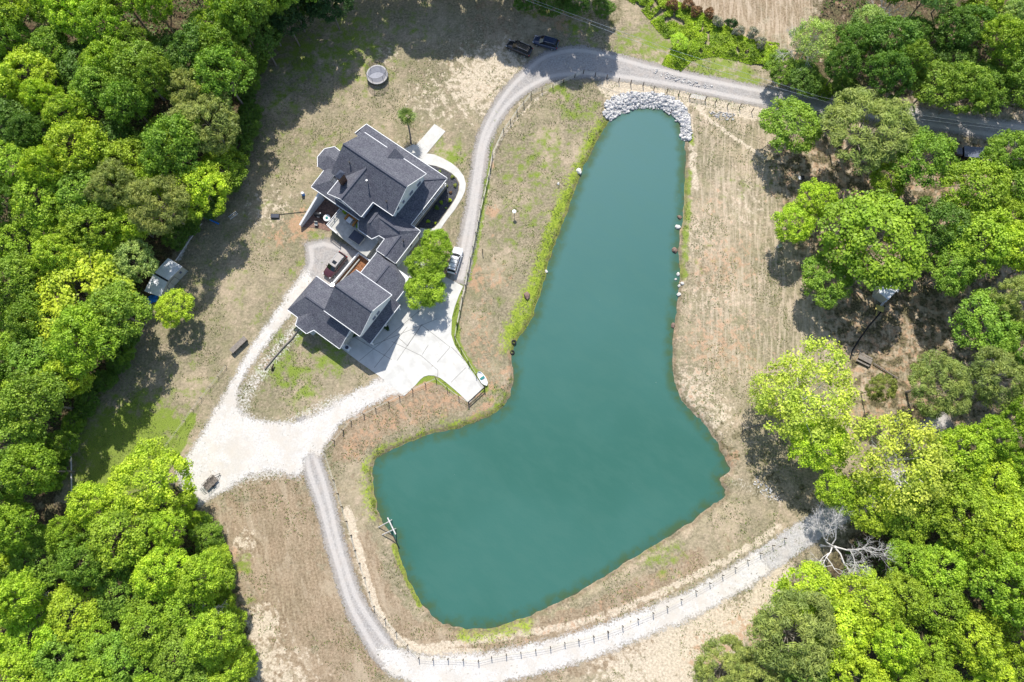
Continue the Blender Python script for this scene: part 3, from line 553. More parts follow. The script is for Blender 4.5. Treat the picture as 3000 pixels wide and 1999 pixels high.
for a, b in (((14.1,20.5,9.76),(21.75,20.5,9.76)),((9.6,24.5,5.44),(14.3,24.5,5.44)),((17.7,12,5.34),(17.7,16.2,5.34))): MB().beam(L(*a), L(*b), .3, .06).build('ridge_cap', bpy.data.materials['ridge_shingle'], garage)
for b in (19.75, 20.85): window(garage, 'a', 21.4, b, 5.5, .8, 1.1)
for b in (18.5, 22.3):
    dr = MB().box(L(22.32, b, 1.35), (.08, 2.9, 2.5)).build('garage_door', M['beige'], garage)
    pm = MB()
    for i in range(4): pm.box(L(22.37, b, .45+.6*i), (.03, 2.8, .04))
    pm.build('panel_seam', M['metal'], dr)
MB().box(L(18.94, 25.9, 1.35), (.08, 2.6, 2.4)).build('garage_door', M['beige'], garage)
window(garage, 'b', 29.1, 11.9, 2.2, 1.2, 1.1); window(garage, 'b', 27.9, 14.6, 2.0, 1.4, 1.3); window(garage, 'b', 27.9, 16.6, 2.0, 1.2, 1.2)
for a, b in ((22.6,16.5),(22.6,24.3),(22.6,20.4)): wbox(garage, 'post', a-.12, a+.12, b-.12, b+.12, 0, 3.3, 'white')
# mirror plate added for a glint, tilted to throw the sun into the camera
fx = empty('glint_cap', Wd(11.4,20.2,2.9), 0, 'polished metal vent cap added to throw a sun glint at the garage roof corner', 'reflector')
pos = Wd(11.4,20.2,3.75); hv = ((cam.location-pos).normalized()+sd).normalized()
t1 = hv.cross(Vector((0,0,1))).normalized(); t2 = hv.cross(t1); cc = pos-Wd(11.4,20.2,2.9)
m = MB(); ps = [cc+t1*x*.24+t2*y*.24 for x, y in ((-1,-1),(1,-1),(1,1),(-1,1))]
m.add(ps+[p-hv*.12 for p in ps], [(0,1,2,3),(7,6,5,4),(0,4,5,1),(1,5,6,2),(2,6,7,3),(3,7,4,0)])
m.build('glint_plate', M['chrome'], fx); MB().tube([(0,0,-.4),cc-hv*.12], .12, 8).build('glint_stem', M['metal'], fx)
# patio, deck, walls
patio = empty('patio_deck', Wd(7,10.2), HANG, 'raised pale concrete patio with a white railing behind the house', 'patio')
def P_(o, a, b, z=0.0): return (a-o[0], -(b-o[1]), z)
o7 = (7,10.2)
MB().slab([P_(o7,*p,1.7) for p in [(3.2,7.7),(3.2,12.0),(9.6,12.4),(12.3,12.4),(12.3,8.9),(8.9,7.7)]], .25, 0, 0).build('slab', M['concrete_slab'], patio)
MB().prism([P_(o7,*p)[:2] for p in [(3.4,7.8),(3.4,11.8),(9.6,12.2),(12.1,12.2),(12.1,9),(8.9,7.8)]], 0, 1.44).build('retaining_base', M['beige'], patio)
m = MB()
for z in (2.05, 2.65): m.beam(P_(o7,3.25,8.3,z), P_(o7,3.25,11.95,z), .1, .08); m.beam(P_(o7,3.25,11.95,z), P_(o7,5.6,12.08,z), .1, .08)
for a, b in ((3.25,8.3),(3.25,10.1),(3.25,11.95),(5.6,12.08)): m.beam(P_(o7,a,b,1.7), P_(o7,a,b,2.75), .1)
m.build('railing', M['white'], patio)
flat('brick_patio', [Wd(*p) for p in [(-1.3,7.7),(3.3,7.7),(3.3,12.2),(.6,13.2),(-1.3,14.5)]], M['brickpave'], .05, .1)
ww = empty('wing_wall', Wd(-1.4,11.2), HANG, 'white wall tapering away from the house corner along the brick patio', 'wall')
MB().add([(-.12,3.3,-.1),(.12,3.3,-.1),(.12,-3.3,-.1),(-.12,-3.3,-.1),(-.12,3.3,3.2),(.12,3.3,3.2),(.12,-3.3,1.0),(-.12,-3.3,1.0)], [(0,1,2,3),(4,7,6,5),(0,4,5,1),(1,5,6,2),(2,6,7,3),(3,7,4,0)]).build('wall_panel', M['siding'], ww)
MB().beam((0,3.3,3.24),(0,-3.35,1.04),.34,.09).build('coping', M['white'], ww)
pw = empty('planter_wall', Wd(10.4,16), HANG, 'low white wall enclosing the orange mulch planting bed by the garage', 'wall')
o10 = (10.4,16)
MB().beam(P_(o10,10.4,12.45,.5), P_(o10,10.15,20.5,.5), .22, 1.0).build('wall_panel', M['white'], pw)
MB().beam(P_(o10,10.5,12.5,.5), P_(o10,13.95,12.55,.5), .22, 1.0).build('wall_panel', M['white'], pw)
MB().beam(P_(o10,11.1,13.3,.25), P_(o10,10.9,20.4,.25), .16, .5).build('inner_kerb', M['beige'], pw)
flat('orange_mulch_bed', [Wd(*p) for p in [(10.5,12.6),(14.3,12.6),(14.3,20.5),(10.3,20.5)]], M['omulch'], .1, .12)
flat('lower_walk', [Wd(*p) for p in [(11,9),(14.3,9),(14.3,12.4),(11,12.4)]], M['concrete_slab'], .06, .1)
# ---------------- people-scale things round the house ----------------
def thing_box(name, loc, rz, label, cat, parts, group=None):
    o = empty(name, loc, rz, label, cat, group)
    for nm, mat, boxes in parts:
        mb = MB()
        for b in boxes: mb.box(*b)
        mb.build(nm, M[mat], o, bevel=.02)
    return o
t = empty('hot_tub', Wd(9.0,10.7,1.7), HANG, 'square hot tub under a dark blue cover on the raised patio', 'hot tub')
MB().box((0,0,.4), (2.3,1.7,.8)).build('tub', M['beige'], t, bevel=.1); MB().box((0,0,.86), (2.4,1.8,.12)).build('cover', M['mat_dark'], t, bevel=.06)
t = empty('picnic_table', Wd(5.9,8.9,1.7), HANG, 'white patio table between orange wooden benches on the raised patio', 'table')
MB().box((0,0,.72), (.95,.95,.06)).build('table_top', M['white'], t)
for x in (-.4,.4):
    for y in (-.4,.4): MB().box((x,y,.35), (.07,.07,.7)).build('leg', M['teak'], t)
for i, (a, b, r, lb) in enumerate(((6.9,8.7,0,'orange wooden bench at the right side of the white patio table'),(5.0,8.5,0,'orange wooden bench at the left side of the white patio table'),(5.9,8.05,1.57,'orange wooden bench against the house behind the white patio table'))):
    t = empty('wooden_bench', Wd(a,b,1.7), HANG+r, lb, 'bench', 'orange benches on the patio')
    MB().box((0,0,.42), (.45,1.4,.06)).build('seat', M['teak'], t); MB().box((.22,0,.68), (.06,1.4,.45)).build('backrest', M['teak'], t)
    for x in (-.18,.18):
        for y in (-.6,.6): MB().box((x,y,.2), (.06,.06,.4)).build('leg', M['teak'], t)
t = empty('round_table', Wd(1.6,10.6,.05), 0, 'round white garden table with a dark green centre on the brick patio', 'table')
MB().lathe((0,0,.7), [(.62,0),(.66,.03),(.64,.06)], 28).build('table_top', M['white'], t); MB().lathe((0,0,0), [(.3,0),(.06,.05),(.06,.7)], 10).build('pedestal', M['metal'], t)
MB().lathe((0,0,.76), [(.2,0),(.26,.06),(.12,.1)], 9).build('centrepiece', M['teal'], t)
t = empty('grill', Wd(.1,11.0,.05), HANG+.4, 'large black barbecue smoker on the brick patio by the white wall', 'grill')
MB().tube([(-.8,0,.85),(-.75,0,.85),(.75,0,.85),(.8,0,.85)], [.1,.42,.42,.1], 16).build('barrel', M['black'], t, smooth=True)
MB().lathe((.45,.1,1.2), [(.09,0),(.09,.5)], 10).build('smokestack', M['metal'], t); MB().box((0,-.45,.9), (.5,.06,.05)).build('handle', M['metal'], t)
for x in (-.6,.6):
    for y in (-.3,.3): MB().box((x,y,.3), (.06,.06,.6)).build('leg', M['black'], t)
t = empty('patio_chair', Wd(.6,12.6,.05), HANG+.5, 'pale cushioned patio chair at the open end of the brick patio', 'chair')
MB().box((0,0,.38), (.6,.6,.14)).build('seat', M['beige'], t, bevel=.03); MB().box((0,.3,.65), (.6,.1,.5)).build('backrest', M['beige'], t)
for x in (-.25,.25):
    for y in (-.25,.25): MB().box((x,y,.15), (.05,.05,.3)).build('leg', M['wood'], t)
t = empty('ac_unit', S(1018,1020,.4)-Vector((0,0,.4)), HANG, 'white heat pump cabinet standing at the bottom corner of the garage', 'ac unit')
MB().box((0,0,.45), (.9,.9,.9)).build('cabinet', M['white'], t, bevel=.04); MB().lathe((0,0,.9), [(.32,0),(.32,.04)], 16).build('fan_grille', M['mat_dark'], t)
t = empty('water_tank', S(887,568,.5)-Vector((0,0,.5)), .4, 'small blue and white upright drum in the grass outside the white wing wall', 'drum')
MB().lathe((0,0,0), [(.28,0),(.3,.3),(.28,.8)], 14).build('drum_body', M['blue'], t); MB().lathe((0,0,.8), [(.29,0),(.2,.1)], 14).build('lid', M['white'], t)
# ---------------- vehicles ----------------
def car(name, src, fwd, paint, label, Lc=4.95, Wc=1.95, roofmat=None, rails=True, sunroof=False, hz=1.75, chromeline=False):
    p = S(src[0], src[1], .85); o = empty(name, (p.x, p.y, .0), math.atan2(fwd[1], fwd[0]), label, 'car', 'parked cars')
    st = [(-.5,.72,.45,.95),(-.485,.92,.32,1.08),(-.42,.99,.25,1.12),(-.2,1,.24,1.12),(.1,1,.24,1.10),(.22,1,.24,1.08),(.30,.985,.25,1.04),(.42,.94,.28,.97),(.475,.84,.34,.86),(.5,.60,.45,.74)]
    v, f = [], []
    for x, wf, zb, zt in st:
        hw = Wc/2*wf; X = x*Lc
        for y, z in ((-.88,zb),(-1,zb+.2),(-1,(zb+zt)/2+.1),(-.93,zt-.08),(-.80,zt),(-.4,zt+.03),(0,zt+.04),(.4,zt+.03),(.80,zt),(.93,zt-.08),(1,(zb+zt)/2+.1),(1,zb+.2),(.88,zb)): v.append((X, y*hw, z))
    n = 13
    for i in range(len(st)-1):
        for j in range(n): f.append((i*n+j, i*n+(j+1)%n, (i+1)*n+(j+1)%n, (i+1)*n+j))
    f += [tuple(range(n))[::-1], tuple((len(st)-1)*n+j for j in range(n))]
    MB().add(v, f).build('body', M[paint], o, smooth=True)
    # glasshouse: dark shell and painted roof
    gl = [(-.47,.80,1.08),(-.44,.84,1.1),(.24,.84,1.08),(.26,.78,1.06)]
    rx0, rx1, rw = -.40*Lc, .08*Lc, Wc/2*.72
    bx0, bx1, bw = -.475*Lc, .235*Lc, Wc/2*.90
    zt = hz-.06
    vv = [(bx0,-bw*.94,1.06),(bx1,-bw*.93,1.04),(bx1+.12,0,1.06),(bx1,bw*.93,1.04),(bx0,bw*.94,1.06),(rx0,-rw,zt),(rx1,-rw,zt),(rx1+.08,0,zt+.02),(rx1,rw,zt),(rx0,rw,zt)]
    MB().add(vv, [(0,1,6,5),(1,2,7,6),(2,3,8,7),(3,4,9,8),(4,0,5,9),(5,6,7,8,9)]).build('windows', M['carglass'], o)
    rm = MB(); pr = [(rx0-.06,.90),(rx0+.1,1.0),(rx1-.25,1.0),(rx1-.02,.96),(rx1+.08,.6)]
    top = [(x, -y*rw, hz-.03) for x, y in pr]+[(x, y*rw, hz-.03) for x, y in pr[::-1]]
    rm.slab(top, .07, 0, 0); rm.slab([(x*.94-.02, y*.78, hz+.012) for x, y, _ in top], .05, 0, 0)
    r = rm.build('roof', M[roofmat or paint], o, smooth=False, bevel=.03)
    for s_ in (-1, 1):
        pl = MB()
        for (x0, x1) in ((bx1-.02, rx1), (-.02*Lc, -.04*Lc), (-.24*Lc, -.25*Lc), (bx0+.03, rx0+.05)):
            pl.beam((x0, s_*bw*.935, 1.06), (x1, s_*(rw+.012), hz-.05), .07, .05)
        pl.build('pillars', M[paint], o)
        MB().beam((bx0, s_*bw*.955, 1.08), (bx1, s_*bw*.945, 1.07), .035, .035).build('window_trim', M['chrome' if chromeline else 'black'], o)
        if rails: MB().beam((rx0+.15, s_*rw*.88, hz+.06), (rx1-.3, s_*rw*.88, hz+.06), .045, .05).build('roof_rail', M['black' if paint == 'paint_white' else 'metal'], o)
        MB().box((bx1-.28, s_*(Wc/2+.1), 1.1), (.12,.24,.15)).build('mirror', M[paint], o, bevel=.03)
        MB().box((.455*Lc, s_*Wc*.335, .80), (.26,.34,.12), -s_*.45).build('headlight', M['lamp'], o)
        MB().box((-.482*Lc, s_*Wc*.40, .98), (.12,.26,.18), s_*.3).build('taillight', M['red'], o)
        for xw in (.31, -.30):
            y = s_*(Wc/2-.12)
            wh = MB(); wh.tube([(xw*Lc, y-.12, .36),(xw*Lc, y-.10, .36),(xw*Lc, y+.10, .36),(xw*Lc, y+.12, .36)], [.30,.365,.365,.30], 18)
            wt = wh.build('wheel', M['rubber'], o, smooth=False)
            MB().tube([(xw*Lc, y+s_*.1, .36),(xw*Lc, y+s_*.14, .36)], .22, 12).build('rim', M['metal'], wt)
    if rails and paint == 'paint_white':
        m = MB()
        for x in (rx0+.35, (rx0+rx1)/2-.05, rx1-.55): m.beam((x,-rw*.88,hz+.09),(x,rw*.88,hz+.09),.05,.04)
        m.build('cross_bar', M['black'], o)
    if sunroof: MB().box((rx1-.65, 0, hz+.02), (.6,.8,.015)).build('sunroof', M['carglass'], o)
    MB().box((.497*Lc, 0, .62), (.06, Wc*.5, .2)).build('grille', M['black'], o)
    return o
car('parked_car', (1332.7,762.7), (.263,.965), 'paint_white', 'white estate SUV with black roof bars parked on the lane beside the driveway tree', 5.0)
car('parked_car', (1521,139.5), (-.90,.43), 'paint_black', 'black SUV with bright window trim parked on the grass, left of the blue one', 5.1, 2.0, None, True, False, 1.8, True)
car('parked_car', (1599,123), (-.955,.29), 'paint_navy', 'dark blue SUV parked at the bend of the lane, right of the black one', 4.95)
car('parked_car', (981,777), (-.58,-.815), 'paint_maroon', 'maroon SUV with greige roof and sunroof parked in the courtyard by the garage', 5.1, 2.0, 'paint_tan', True, True, 1.8)
# ---------------- trampoline ----------------
tp = S(1107,226,0); t = empty('trampoline', (tp.x,tp.y,0), 0, 'round trampoline with grey safety pad and black net enclosure on the lawn', 'trampoline')
R0 = 2.0
def ring(r, z, tr, n=36): return MB().tube([(r*math.cos(2*math.pi*i/n), r*math.sin(2*math.pi*i/n), z) for i in range(n+1)], tr, 6, False)
MB().lathe((0,0,.84), [(1.78,0),(1.78,.015)], 40).build('jumping_mat', simple('jump_mat', (.30,.31,.36), .6, .12, 2), t)
m = MB(); n = 40
vv = [(r*math.cos(2*math.pi*i/n), r*math.sin(2*math.pi*i/n), z) for r, z in ((1.72,.9),(2.02,.88),(2.05,.80)) for i in range(n)]
m.add(vv, [(k_*n+i, k_*n+(i+1)%n, (k_+1)*n+(i+1)%n, (k_+1)*n+i) for k_ in range(2) for i in range(n)]).build('safety_pad', simple('pad_vinyl', (.62,.60,.60), .6, .1, 2), t)
ring(R0, .82, .04).build('frame', M['metal'], t); ring(1.95, 2.55, .025).build('net_hoop', M['black'], t)
for i in range(6):
    a = i*math.pi/3+.2; MB().tube([(2.04*math.cos(a),2.04*math.sin(a),0),(2.0*math.cos(a),2.0*math.sin(a),1.4),(1.95*math.cos(a),1.95*math.sin(a),2.6)], .03, 6).build('net_pole', M['black'], t)
    MB().tube([(2.0*math.cos(a+.4),2.0*math.sin(a+.4),0),(2.0*math.cos(a+.4),2.0*math.sin(a+.4),.8)], .035, 6).build('leg', M['metal'], t)
k = NT('net_mesh'); tr = k.n('BsdfTransparent'); M['net'] = k.fin(k.n('MixShader', .38, tr.outputs[0], k.bsdf((.02,.02,.025), .8)).outputs[0])
m = MB(); vv = [(1.95*math.cos(2*math.pi*i/n), 1.95*math.sin(2*math.pi*i/n), z) for z in (.9,2.55) for i in range(n)]
m.add(vv, [(i,(i+1)%n,n+(i+1)%n,n+i) for i in range(n)]).build('net', M['net'], t)
# ---------------- shed ----------------
zG = crop(400,720,9.8)
A_, B_, E_ = zG(1310,600,2.6), zG(905,1020,2.75), zG(680,1470,2.6)
sh_c = zG(760,900,0); ang = math.atan2(A_.y-E_.y, A_.x-E_.x)
t = empty('garden_shed', (sh_c.x, sh_c.y, 0), 0, 'grey metal shed with a pale two piece roof and double doors at the wood edge', 'shed')
off = Vector((sh_c.x, sh_c.y, 0))
TL, TM, ML, BL_ = zG(900,355,2.6), zG(510,780,2.75), zG(900,1000,2.75), zG(220,1305,2.6)
m = MB(off); m.slab([zG(905,352,2.6), A_, zG(905,1005,2.85), zG(515,770,2.85)], .08, 0, 0); m.build('roof', M['tin'], t)
m = MB(off); m.slab([zG(485,810,2.85), zG(885,1035,2.85), E_, zG(218,1305,2.6)], .08, 0, 0); m.build('roof', M['tin'], t)
m = MB(off); m.beam(zG(495,790,2.83), zG(900,1020,2.83), .32, .06); m.build('roof_valley', M['black'], t)
def ins(p, k_=.12): q = p+(sh_c-p).normalized()*k_; return Vector((q.x,q.y,0))
cs = [ins(zG(905,352,2.6),.3), ins(A_,.1), ins(B_,.08), ins(E_,.1), ins(zG(218,1305,2.6),.3), ins(zG(500,790,2.8),.3)]
m = MB(off); m.prism([(p.x,p.y) for p in cs], 0, 2.5); m.build('wall', M['beige'], t)
wa, wb, wc_ = cs[1], cs[2], cs[3]
def onwall(name, mat, p, q, t0, t1, z0, z1_, dep=.05):
    d_ = (q-p); nrm = Vector((d_.y,-d_.x,0)).normalized()
    if nrm.dot(p-sh_c) < 0: nrm = -nrm
    a, b = p+d_*t0+nrm*dep, p+d_*t1+nrm*dep; zz_ = (z0+z1_)/2
    mb = MB(off); mb.beam((a.x,a.y,zz_),(b.x,b.y,zz_), dep, z1_-z0); return mb.build(name, M[mat], t)
onwall('window', 'glass', wa, wb, .22, .34, 1.3, 1.9); onwall('window', 'glass', wb, wc_, .62, .74, 1.3, 1.9)
onwall('door_frame', 'black', wa, wb, .62, .99, .05, 2.15, .03); onwall('door', 'beige', wa, wb, .64, .985, .1, 2.08, .05)
onwall('door_frame', 'black', wb, wc_, .02, .34, .05, 2.15, .03); onwall('door', 'beige', wb, wc_, .03, .32, .1, 2.08, .05)
t = empty('kiddie_pool', D(350,688), .5, 'crumpled bright blue tarpaulin beside the lower end of the shed', 'tarp')
m = MB(); vv = [(0,0,.45)]; 
for i in range(14): a = i/14*6.283; r = 1.0+.2*math.sin(i*2.3); vv.append((r*1.2*math.cos(a), r*.75*math.sin(a), .12+.1*math.sin(i*1.7)))
m.add(vv, [(0,1+i,1+(i+1)%14) for i in range(14)]); m.add([(v[0],v[1],0) for v in vv[1:]]+vv[1:], [(i,(i+1)%14,14+(i+1)%14,14+i) for i in range(14)]); m.build('tarp_sheet', M['blue'], t)
t.name = 'blue_tarp'
# ladder, pipes, boxes
a, b = zK(1755,365,.1), zK(1815,320,.1); t = empty('ladder', (a+b)/2, 0, 'short aluminium ladder lying on the lawn near the wood', 'ladder'); of = (a+b)/2
d_ = (b-a)*1.0; nn = Vector((-d_.y,d_.x,0)).normalized()*.3
for s_ in (-1,1): m = MB(of); m.beam(a+nn*s_, b+nn*s_, .07, .06); m.build('rail', M['white'], t)
for i in range(6): m = MB(of); q = a+d_*(i+.5)/6; m.beam(q-nn, q+nn, .06, .04); m.build('rung', M['white'], t)
def lying(name, pts, r, mat, label, cat, n=6):
    o = MB().tube(pts, r, n).build(name, M[mat]); tag(o, label, cat); return o
lying('drain_pipe', [zK(1550,350,.12), zK(1675,408,.12)], .14, 'blue', 'dark blue pipe lying on the shaded grass left of the ladder', 'pipe')
lying('log', [zK(1545,405,.12), zK(1440,545,.15), zK(1345,690,.12)], [.1,.13,.12], 'greybark', 'long bleached log laid along the wood edge above the shed', 'log')
lying('log', [zL(640,600,.1), zL(540,755,.12)], .09, 'wood', 'thin pole lying on the grass at the bend of the lower left wood edge', 'pole')
lying('log', [zL(535,760,.1), zL(545,960,.12), zL(548,1165,.1)], .13, 'greybark', 'long pale timber rail lying down the shaded lower left grass', 'pole')
lying('log', [zL(540,1190,.1), zL(725,1185,.1)], .13, 'wood', 'timber rail lying across the bottom of the lower left lawn', 'pole')
lying('log', [zL(500,758,.5), zL(540,765,.5)], .06, 'greybark', 'short cross bar at the top of the long pale timber rail', 'pole')
lying('cable', [z1(400,1255,.05), z1(200,1275,.05), z1(60,1290,.05)], .06, 'black', 'thin dark hose running over the lawn towards the white wall', 'hose')
lying('black_hose', [zR(1290,-10,.1), zR(1240,60,.1), zR(1160,150,.1), zR(1090,250,.1), zR(1040,330,.1), zR(1020,400,.1)], .13, 'pipe', 'long black curved pipe lying under the right hand trees', 'pipe')
t = thing_box('rubber_mat', z1(28,1312,.0), .0, 'small black trough standing on the lawn left of the white wing wall', 'trough', [('basin','black',[((0,0,.18),(1.6,.85,.3))])]); MB().box((0,0,.335),(1.4,.65,.02)).build('inside', M['mat_dark'], t); t.name = 'trough'
lying('fallen_beam', [z4(1075,60,.15), z4(1000,165,.15), z4(900,265,.15), z4(800,380,.15), z4(690,515,.15)], .16, 'wood', 'curved weathered timber edging running from the garage corner down the island lawn', 'edging')
lying('stump', [z4(775,530,0), z4(775,500,.5), z4(790,455,.6)], [.22,.18,.1], 'post', 'dark broken stump at the end of the curved timber edging', 'stump', 8)
# weathered table beside the gravel drive
t = empty('long_bench', (zK(1838,1340,0)), math.atan2(95,95), 'long weathered wooden table standing between field and white gravel drive', 'table')
t.rotation_euler = (0,0,rad(47))
MB().box((0,0,.85), (3.4,.95,.08)).build('table_top', M['wood'], t)
for x in (-1.5,0,1.5): MB().box((x,0,.4), (.1,.8,.8)).build('leg', M['post'], t)
# A-frame swing at the water
zA2 = crop(1080,1490,8.96)
t = empty('timber_swing', zA2(430,540,0), 0, 'bare timber A-frame swing standing at the left edge of the pond', 'swing frame'); of = zA2(430,540,0)
def bar(n_, p, q, r=.09): mb = MB(of); mb.tube([p,q], r, 7); return mb.build(n_, M['greybark'], t)
bar('top_beam', zA2(495,240,2.4), zA2(708,680,2.4), .11)
for p, q in (((262,490),(605,300)),((355,690),(712,530))):
    tp_ = (zA2(535,345,2.4) if p[1] < 600 else zA2(640,560,2.4)); bar('leg', zA2(*p,0), tp_); bar('leg', zA2(*q,-.4), tp_)
# swing set, right side (its posts throw the long twin shadow)
t = empty('swing_set', zR(290,975,0), 0, 'grey timber swing set half hidden under the pale tree beside the pond', 'swing frame'); of = zR(290,975,0)
a, b = zR(225,925,2.6), zR(410,880,2.6)
m = MB(of); m.tube([a,b], .09, 7); m.build('top_beam', M['wood'], t)
for q, dx in ((a,-.6),(a,.6),(b,-.6),(b,.6)): m = MB(of); m.tube([(q.x+dx*.3, q.y+dx*1.8, 0), q], .08, 6); m.build('leg', M['wood'], t)
for f_ in (.35,.7):
    q = a+(b-a)*f_; m = MB(of); m.box((q.x,q.y,.5),(.55,.25,.05)); m.build('swing_seat', M['black'], t)
    m = MB(of)
    for s_ in (-.25,.25): m.tube([(q.x+s_,q.y,.5),(q.x+s_,q.y,2.6)], .02, 4)
    m.build('chain', M['metal'], t)
# utility trailer on gravel
zW = crop(560,1360,8.96)
q0 = zW(500,490,.6); t = empty('utility_trailer', (q0.x,q0.y,0), rad(47), 'rusty open cage trailer parked on the white gravel corner with its ramp down', 'trailer')
t.scale = (.82,.82,.9); MB().box((0,0,.55), (2.9,1.6,.08)).build('deck', simple('rust', (.17,.145,.125), .9, .6, 3), t)
m = MB()
for x in (-1.4,-.7,0,.7,1.4):
    for y in (-.78,.78): m.box((x,y,.95),(.05,.05,.8))
for y in (-.78,.78):
    for z in (.95,1.33): m.box((0,y,z),(2.85,.05,.05))
m.build('cage_rail', M['wood'], t)
m = MB(); 
for y in (-.7,-.35,0,.35,.7): m.beam((-1.5,y,.5),(-2.6,y,.05),.05,.04)
m.beam((-2.6,-.75,.05),(-2.6,.75,.05),.06); m.beam((-2.0,-.75,.3),(-2.0,.75,.3),.05)
m.build('ramp', M['metal'], t); m = MB(); m.beam((1.4,.5,.5),(2.6,0,.45),.08); m.beam((1.4,-.5,.5),(2.6,0,.45),.08); m.build('drawbar', M['black'], t)
for y in (-.95,.95):
    wq = MB().tube([(0,y-.1,.33),(0,y+.1,.33)], .33, 16).build('wheel', M['rubber'], t); MB().tube([(0,y-.12,.33),(0,y+.12,.33)], .17, 10).build('rim', M['metal'], wq)
# canoe beside the drive
p0, p1 = z3(1570,545,.2), z3(1672,705,.2); q0 = (p0+p1)/2; t = empty('canoe', (q0.x,q0.y,0), math.atan2(p1.y-p0.y, p1.x-p0.x), 'small white boat lying on the grass beside the concrete driveway', 'boat')
Lb = (p1-p0).length; m = MB(); ns = 13
vv = []
for i in range(ns):
    x = -Lb/2+Lb*i/(ns-1); wv_ = .55*math.sqrt(max(0,1-(2*x/Lb)**2))+.02; sh = .34+.14*(2*x/Lb)**2
    for y, z in ((-wv_,sh),(-wv_*.8,.1),(0,.02),(wv_*.8,.1),(wv_,sh),(wv_*.82,sh-.02),(wv_*.6,.14),(0,.1),(-wv_*.6,.14),(-wv_*.82,sh-.02)): vv.append((x,y,z))
m.add(vv, [(i*10+j, i*10+(j+1)%10, (i+1)*10+(j+1)%10, (i+1)*10+j) for i in range(ns-1) for j in range(10)]); m.build('hull', M['white'], t, smooth=True)
MB().box((-.1,0,.3),(.35,.85,.05)).build('seat', M['teal'], t); MB().box((.9,0,.32),(.25,.6,.04)).build('seat', M['white'], t)
# tyres at the shore, drive end barrier
for (x, y), lb in (((1982,205),'black tyre lying on the grassy pond bank, the upper of two'),((1962,320),'black tyre lying on the grassy pond bank, the lower of two')):
    p = z3(x,y,.0); p.z = gh(p.x,p.y); o = MB(); n = 20
    vv = []
    for i in range(n):
        for j in range(8):
            a, b_ = 2*math.pi*i/n, 2*math.pi*j/8; r = .32+.12*math.cos(b_); vv.append((r*math.cos(a), r*math.sin(a), .11+.11*math.sin(b_)))
    o.add(vv, [(i*8+j, ((i+1)%n)*8+j, ((i+1)%n)*8+(j+1)%8, i*8+(j+1)%8) for i in range(n) for j in range(8)])
    ob = o.build('tyre', M['rubber'], smooth=True); ob.location = p; tag(ob, lb, 'tyre', 'tyres on the bank')
# ---------------- fences ----------------
def fence(label, pts, h=1.3, wires=(.35,.75,1.15), r=.085, group='wire fences round the pond', wr=.018, mat='post', cat='fence'):
    t = empty('wire_fence', (pts[0].x, pts[0].y, 0), 0, label, cat, group); of = Vector((pts[0].x, pts[0].y, 0))
    rng = random.Random(len(pts))
    for p in pts:
        z = gh(p.x, p.y); hh = h*rng.uniform(.92,1.1)
        m = MB(of); m.tube([(p.x,p.y,z-.2),(p.x+rng.uniform(-.04,.04),p.y+rng.uniform(-.04,.04),z+hh)], [r,r*.85], 6); m.build('post', M[mat], t)
    m = MB(of)
    for wz in wires: m.tube([(p.x,p.y,gh(p.x,p.y)+wz) for p in pts], wr, 4)
    m.build('wire', M['wire'], t); return t
FW = [zT(*p) for p in [(1210,850),(1110,895),(980,955),(860,1005),(735,1050),(610,1100),(528,1205),(450,1295),(375,1410),(297,1510)]]+[zM(*p) for p in [(420,20),(400,140),(385,215),(367,300),(343,395),(318,500),(298,600),(276,700),(252,820),(230,910),(205,1045),(188,1145),(161,1250),(140,1365),(118,1470)]]
FW2 = [z3(*p) for p in [(1325,20),(1306,155),(1375,285),(1465,440),(1550,580),(1645,745)]]
fence('wire fence with dark posts along the lane between the house and the pond', FW, wr=.035)
fence('short wire fence of dark posts from the driveway edge down to the white boat', FW2)
fence('wire fence of dark posts curving round the scalloped end of the concrete driveway', [z3(*p) for p in [(1462,905),(1350,835),(1215,735),(1090,632),(968,690),(820,758),(670,832),(545,897),(395,970),(260,1040),(115,1115),(25,1220)]])
FS = [z4(*p) for p in [(1590,1220),(1490,1340),(1380,1470)]]+[zS(*p) for p in [(205,20),(240,125),(270,225),(305,335),(340,440),(370,555),(405,655),(443,765),(477,875),(515,985),(598,1080),(683,1180),(770,1280),(857,1375),(965,1385),(1080,1383),(1195,1390),(1312,1398),(1412,1372),(1525,1352),(1635,1337),(1748,1317),(1862,1295),(1972,1262),(2077,1240),(2190,1212),(2300,1182)]]+[zQ(*p) for p in [(210,1175),(322,1135),(440,1082),(555,1034),(662,985),(770,932),(882,867),(988,807),(1085,747),(1183,690),(1278,632),(1375,580),(1470,520),(1560,465)]]
fence('long wire fence of dark posts between the pond and the lower gravel road', FS)
FN = [zT(*p) for p in [(1210,850),(1345,880),(1480,905),(1618,940),(1755,970),(1895,990),(2020,1035),(2170,1062),(2300,1095)]]+[zU(465,1120)]
fence('wire fence of grey stakes between the lane and the white stones', FN)
fence('wire fence of grey stakes right of the farm gate under the round tree', [zU(*p) for p in [(650,1155),(765,1185),(902,1225),(1042,1245),(1183,1290),(1370,1330)]])
a, b = zU(465,1120), zU(650,1155); t = empty('farm_gate', (a+b)/2, math.atan2(b.y-a.y,b.x-a.x), 'pale tubular farm gate in the wire fence above the pond', 'gate'); Lg = (b-a).length-.3
m = MB(); m.tube([(-Lg/2,0,.2),(Lg/2,0,.2)], .035); m.tube([(-Lg/2,0,1.2),(Lg/2,0,1.2)], .035); m.tube([(-Lg/2,0,.2),(-Lg/2,0,1.2)], .035); m.tube([(Lg/2,0,.2),(Lg/2,0,1.2)], .035); m.build('gate_frame', M['metal'], t)
m = MB()
for z in (.4,.6,.8,1.0): m.tube([(-Lg/2,0,z),(Lg/2,0,z)], .025)
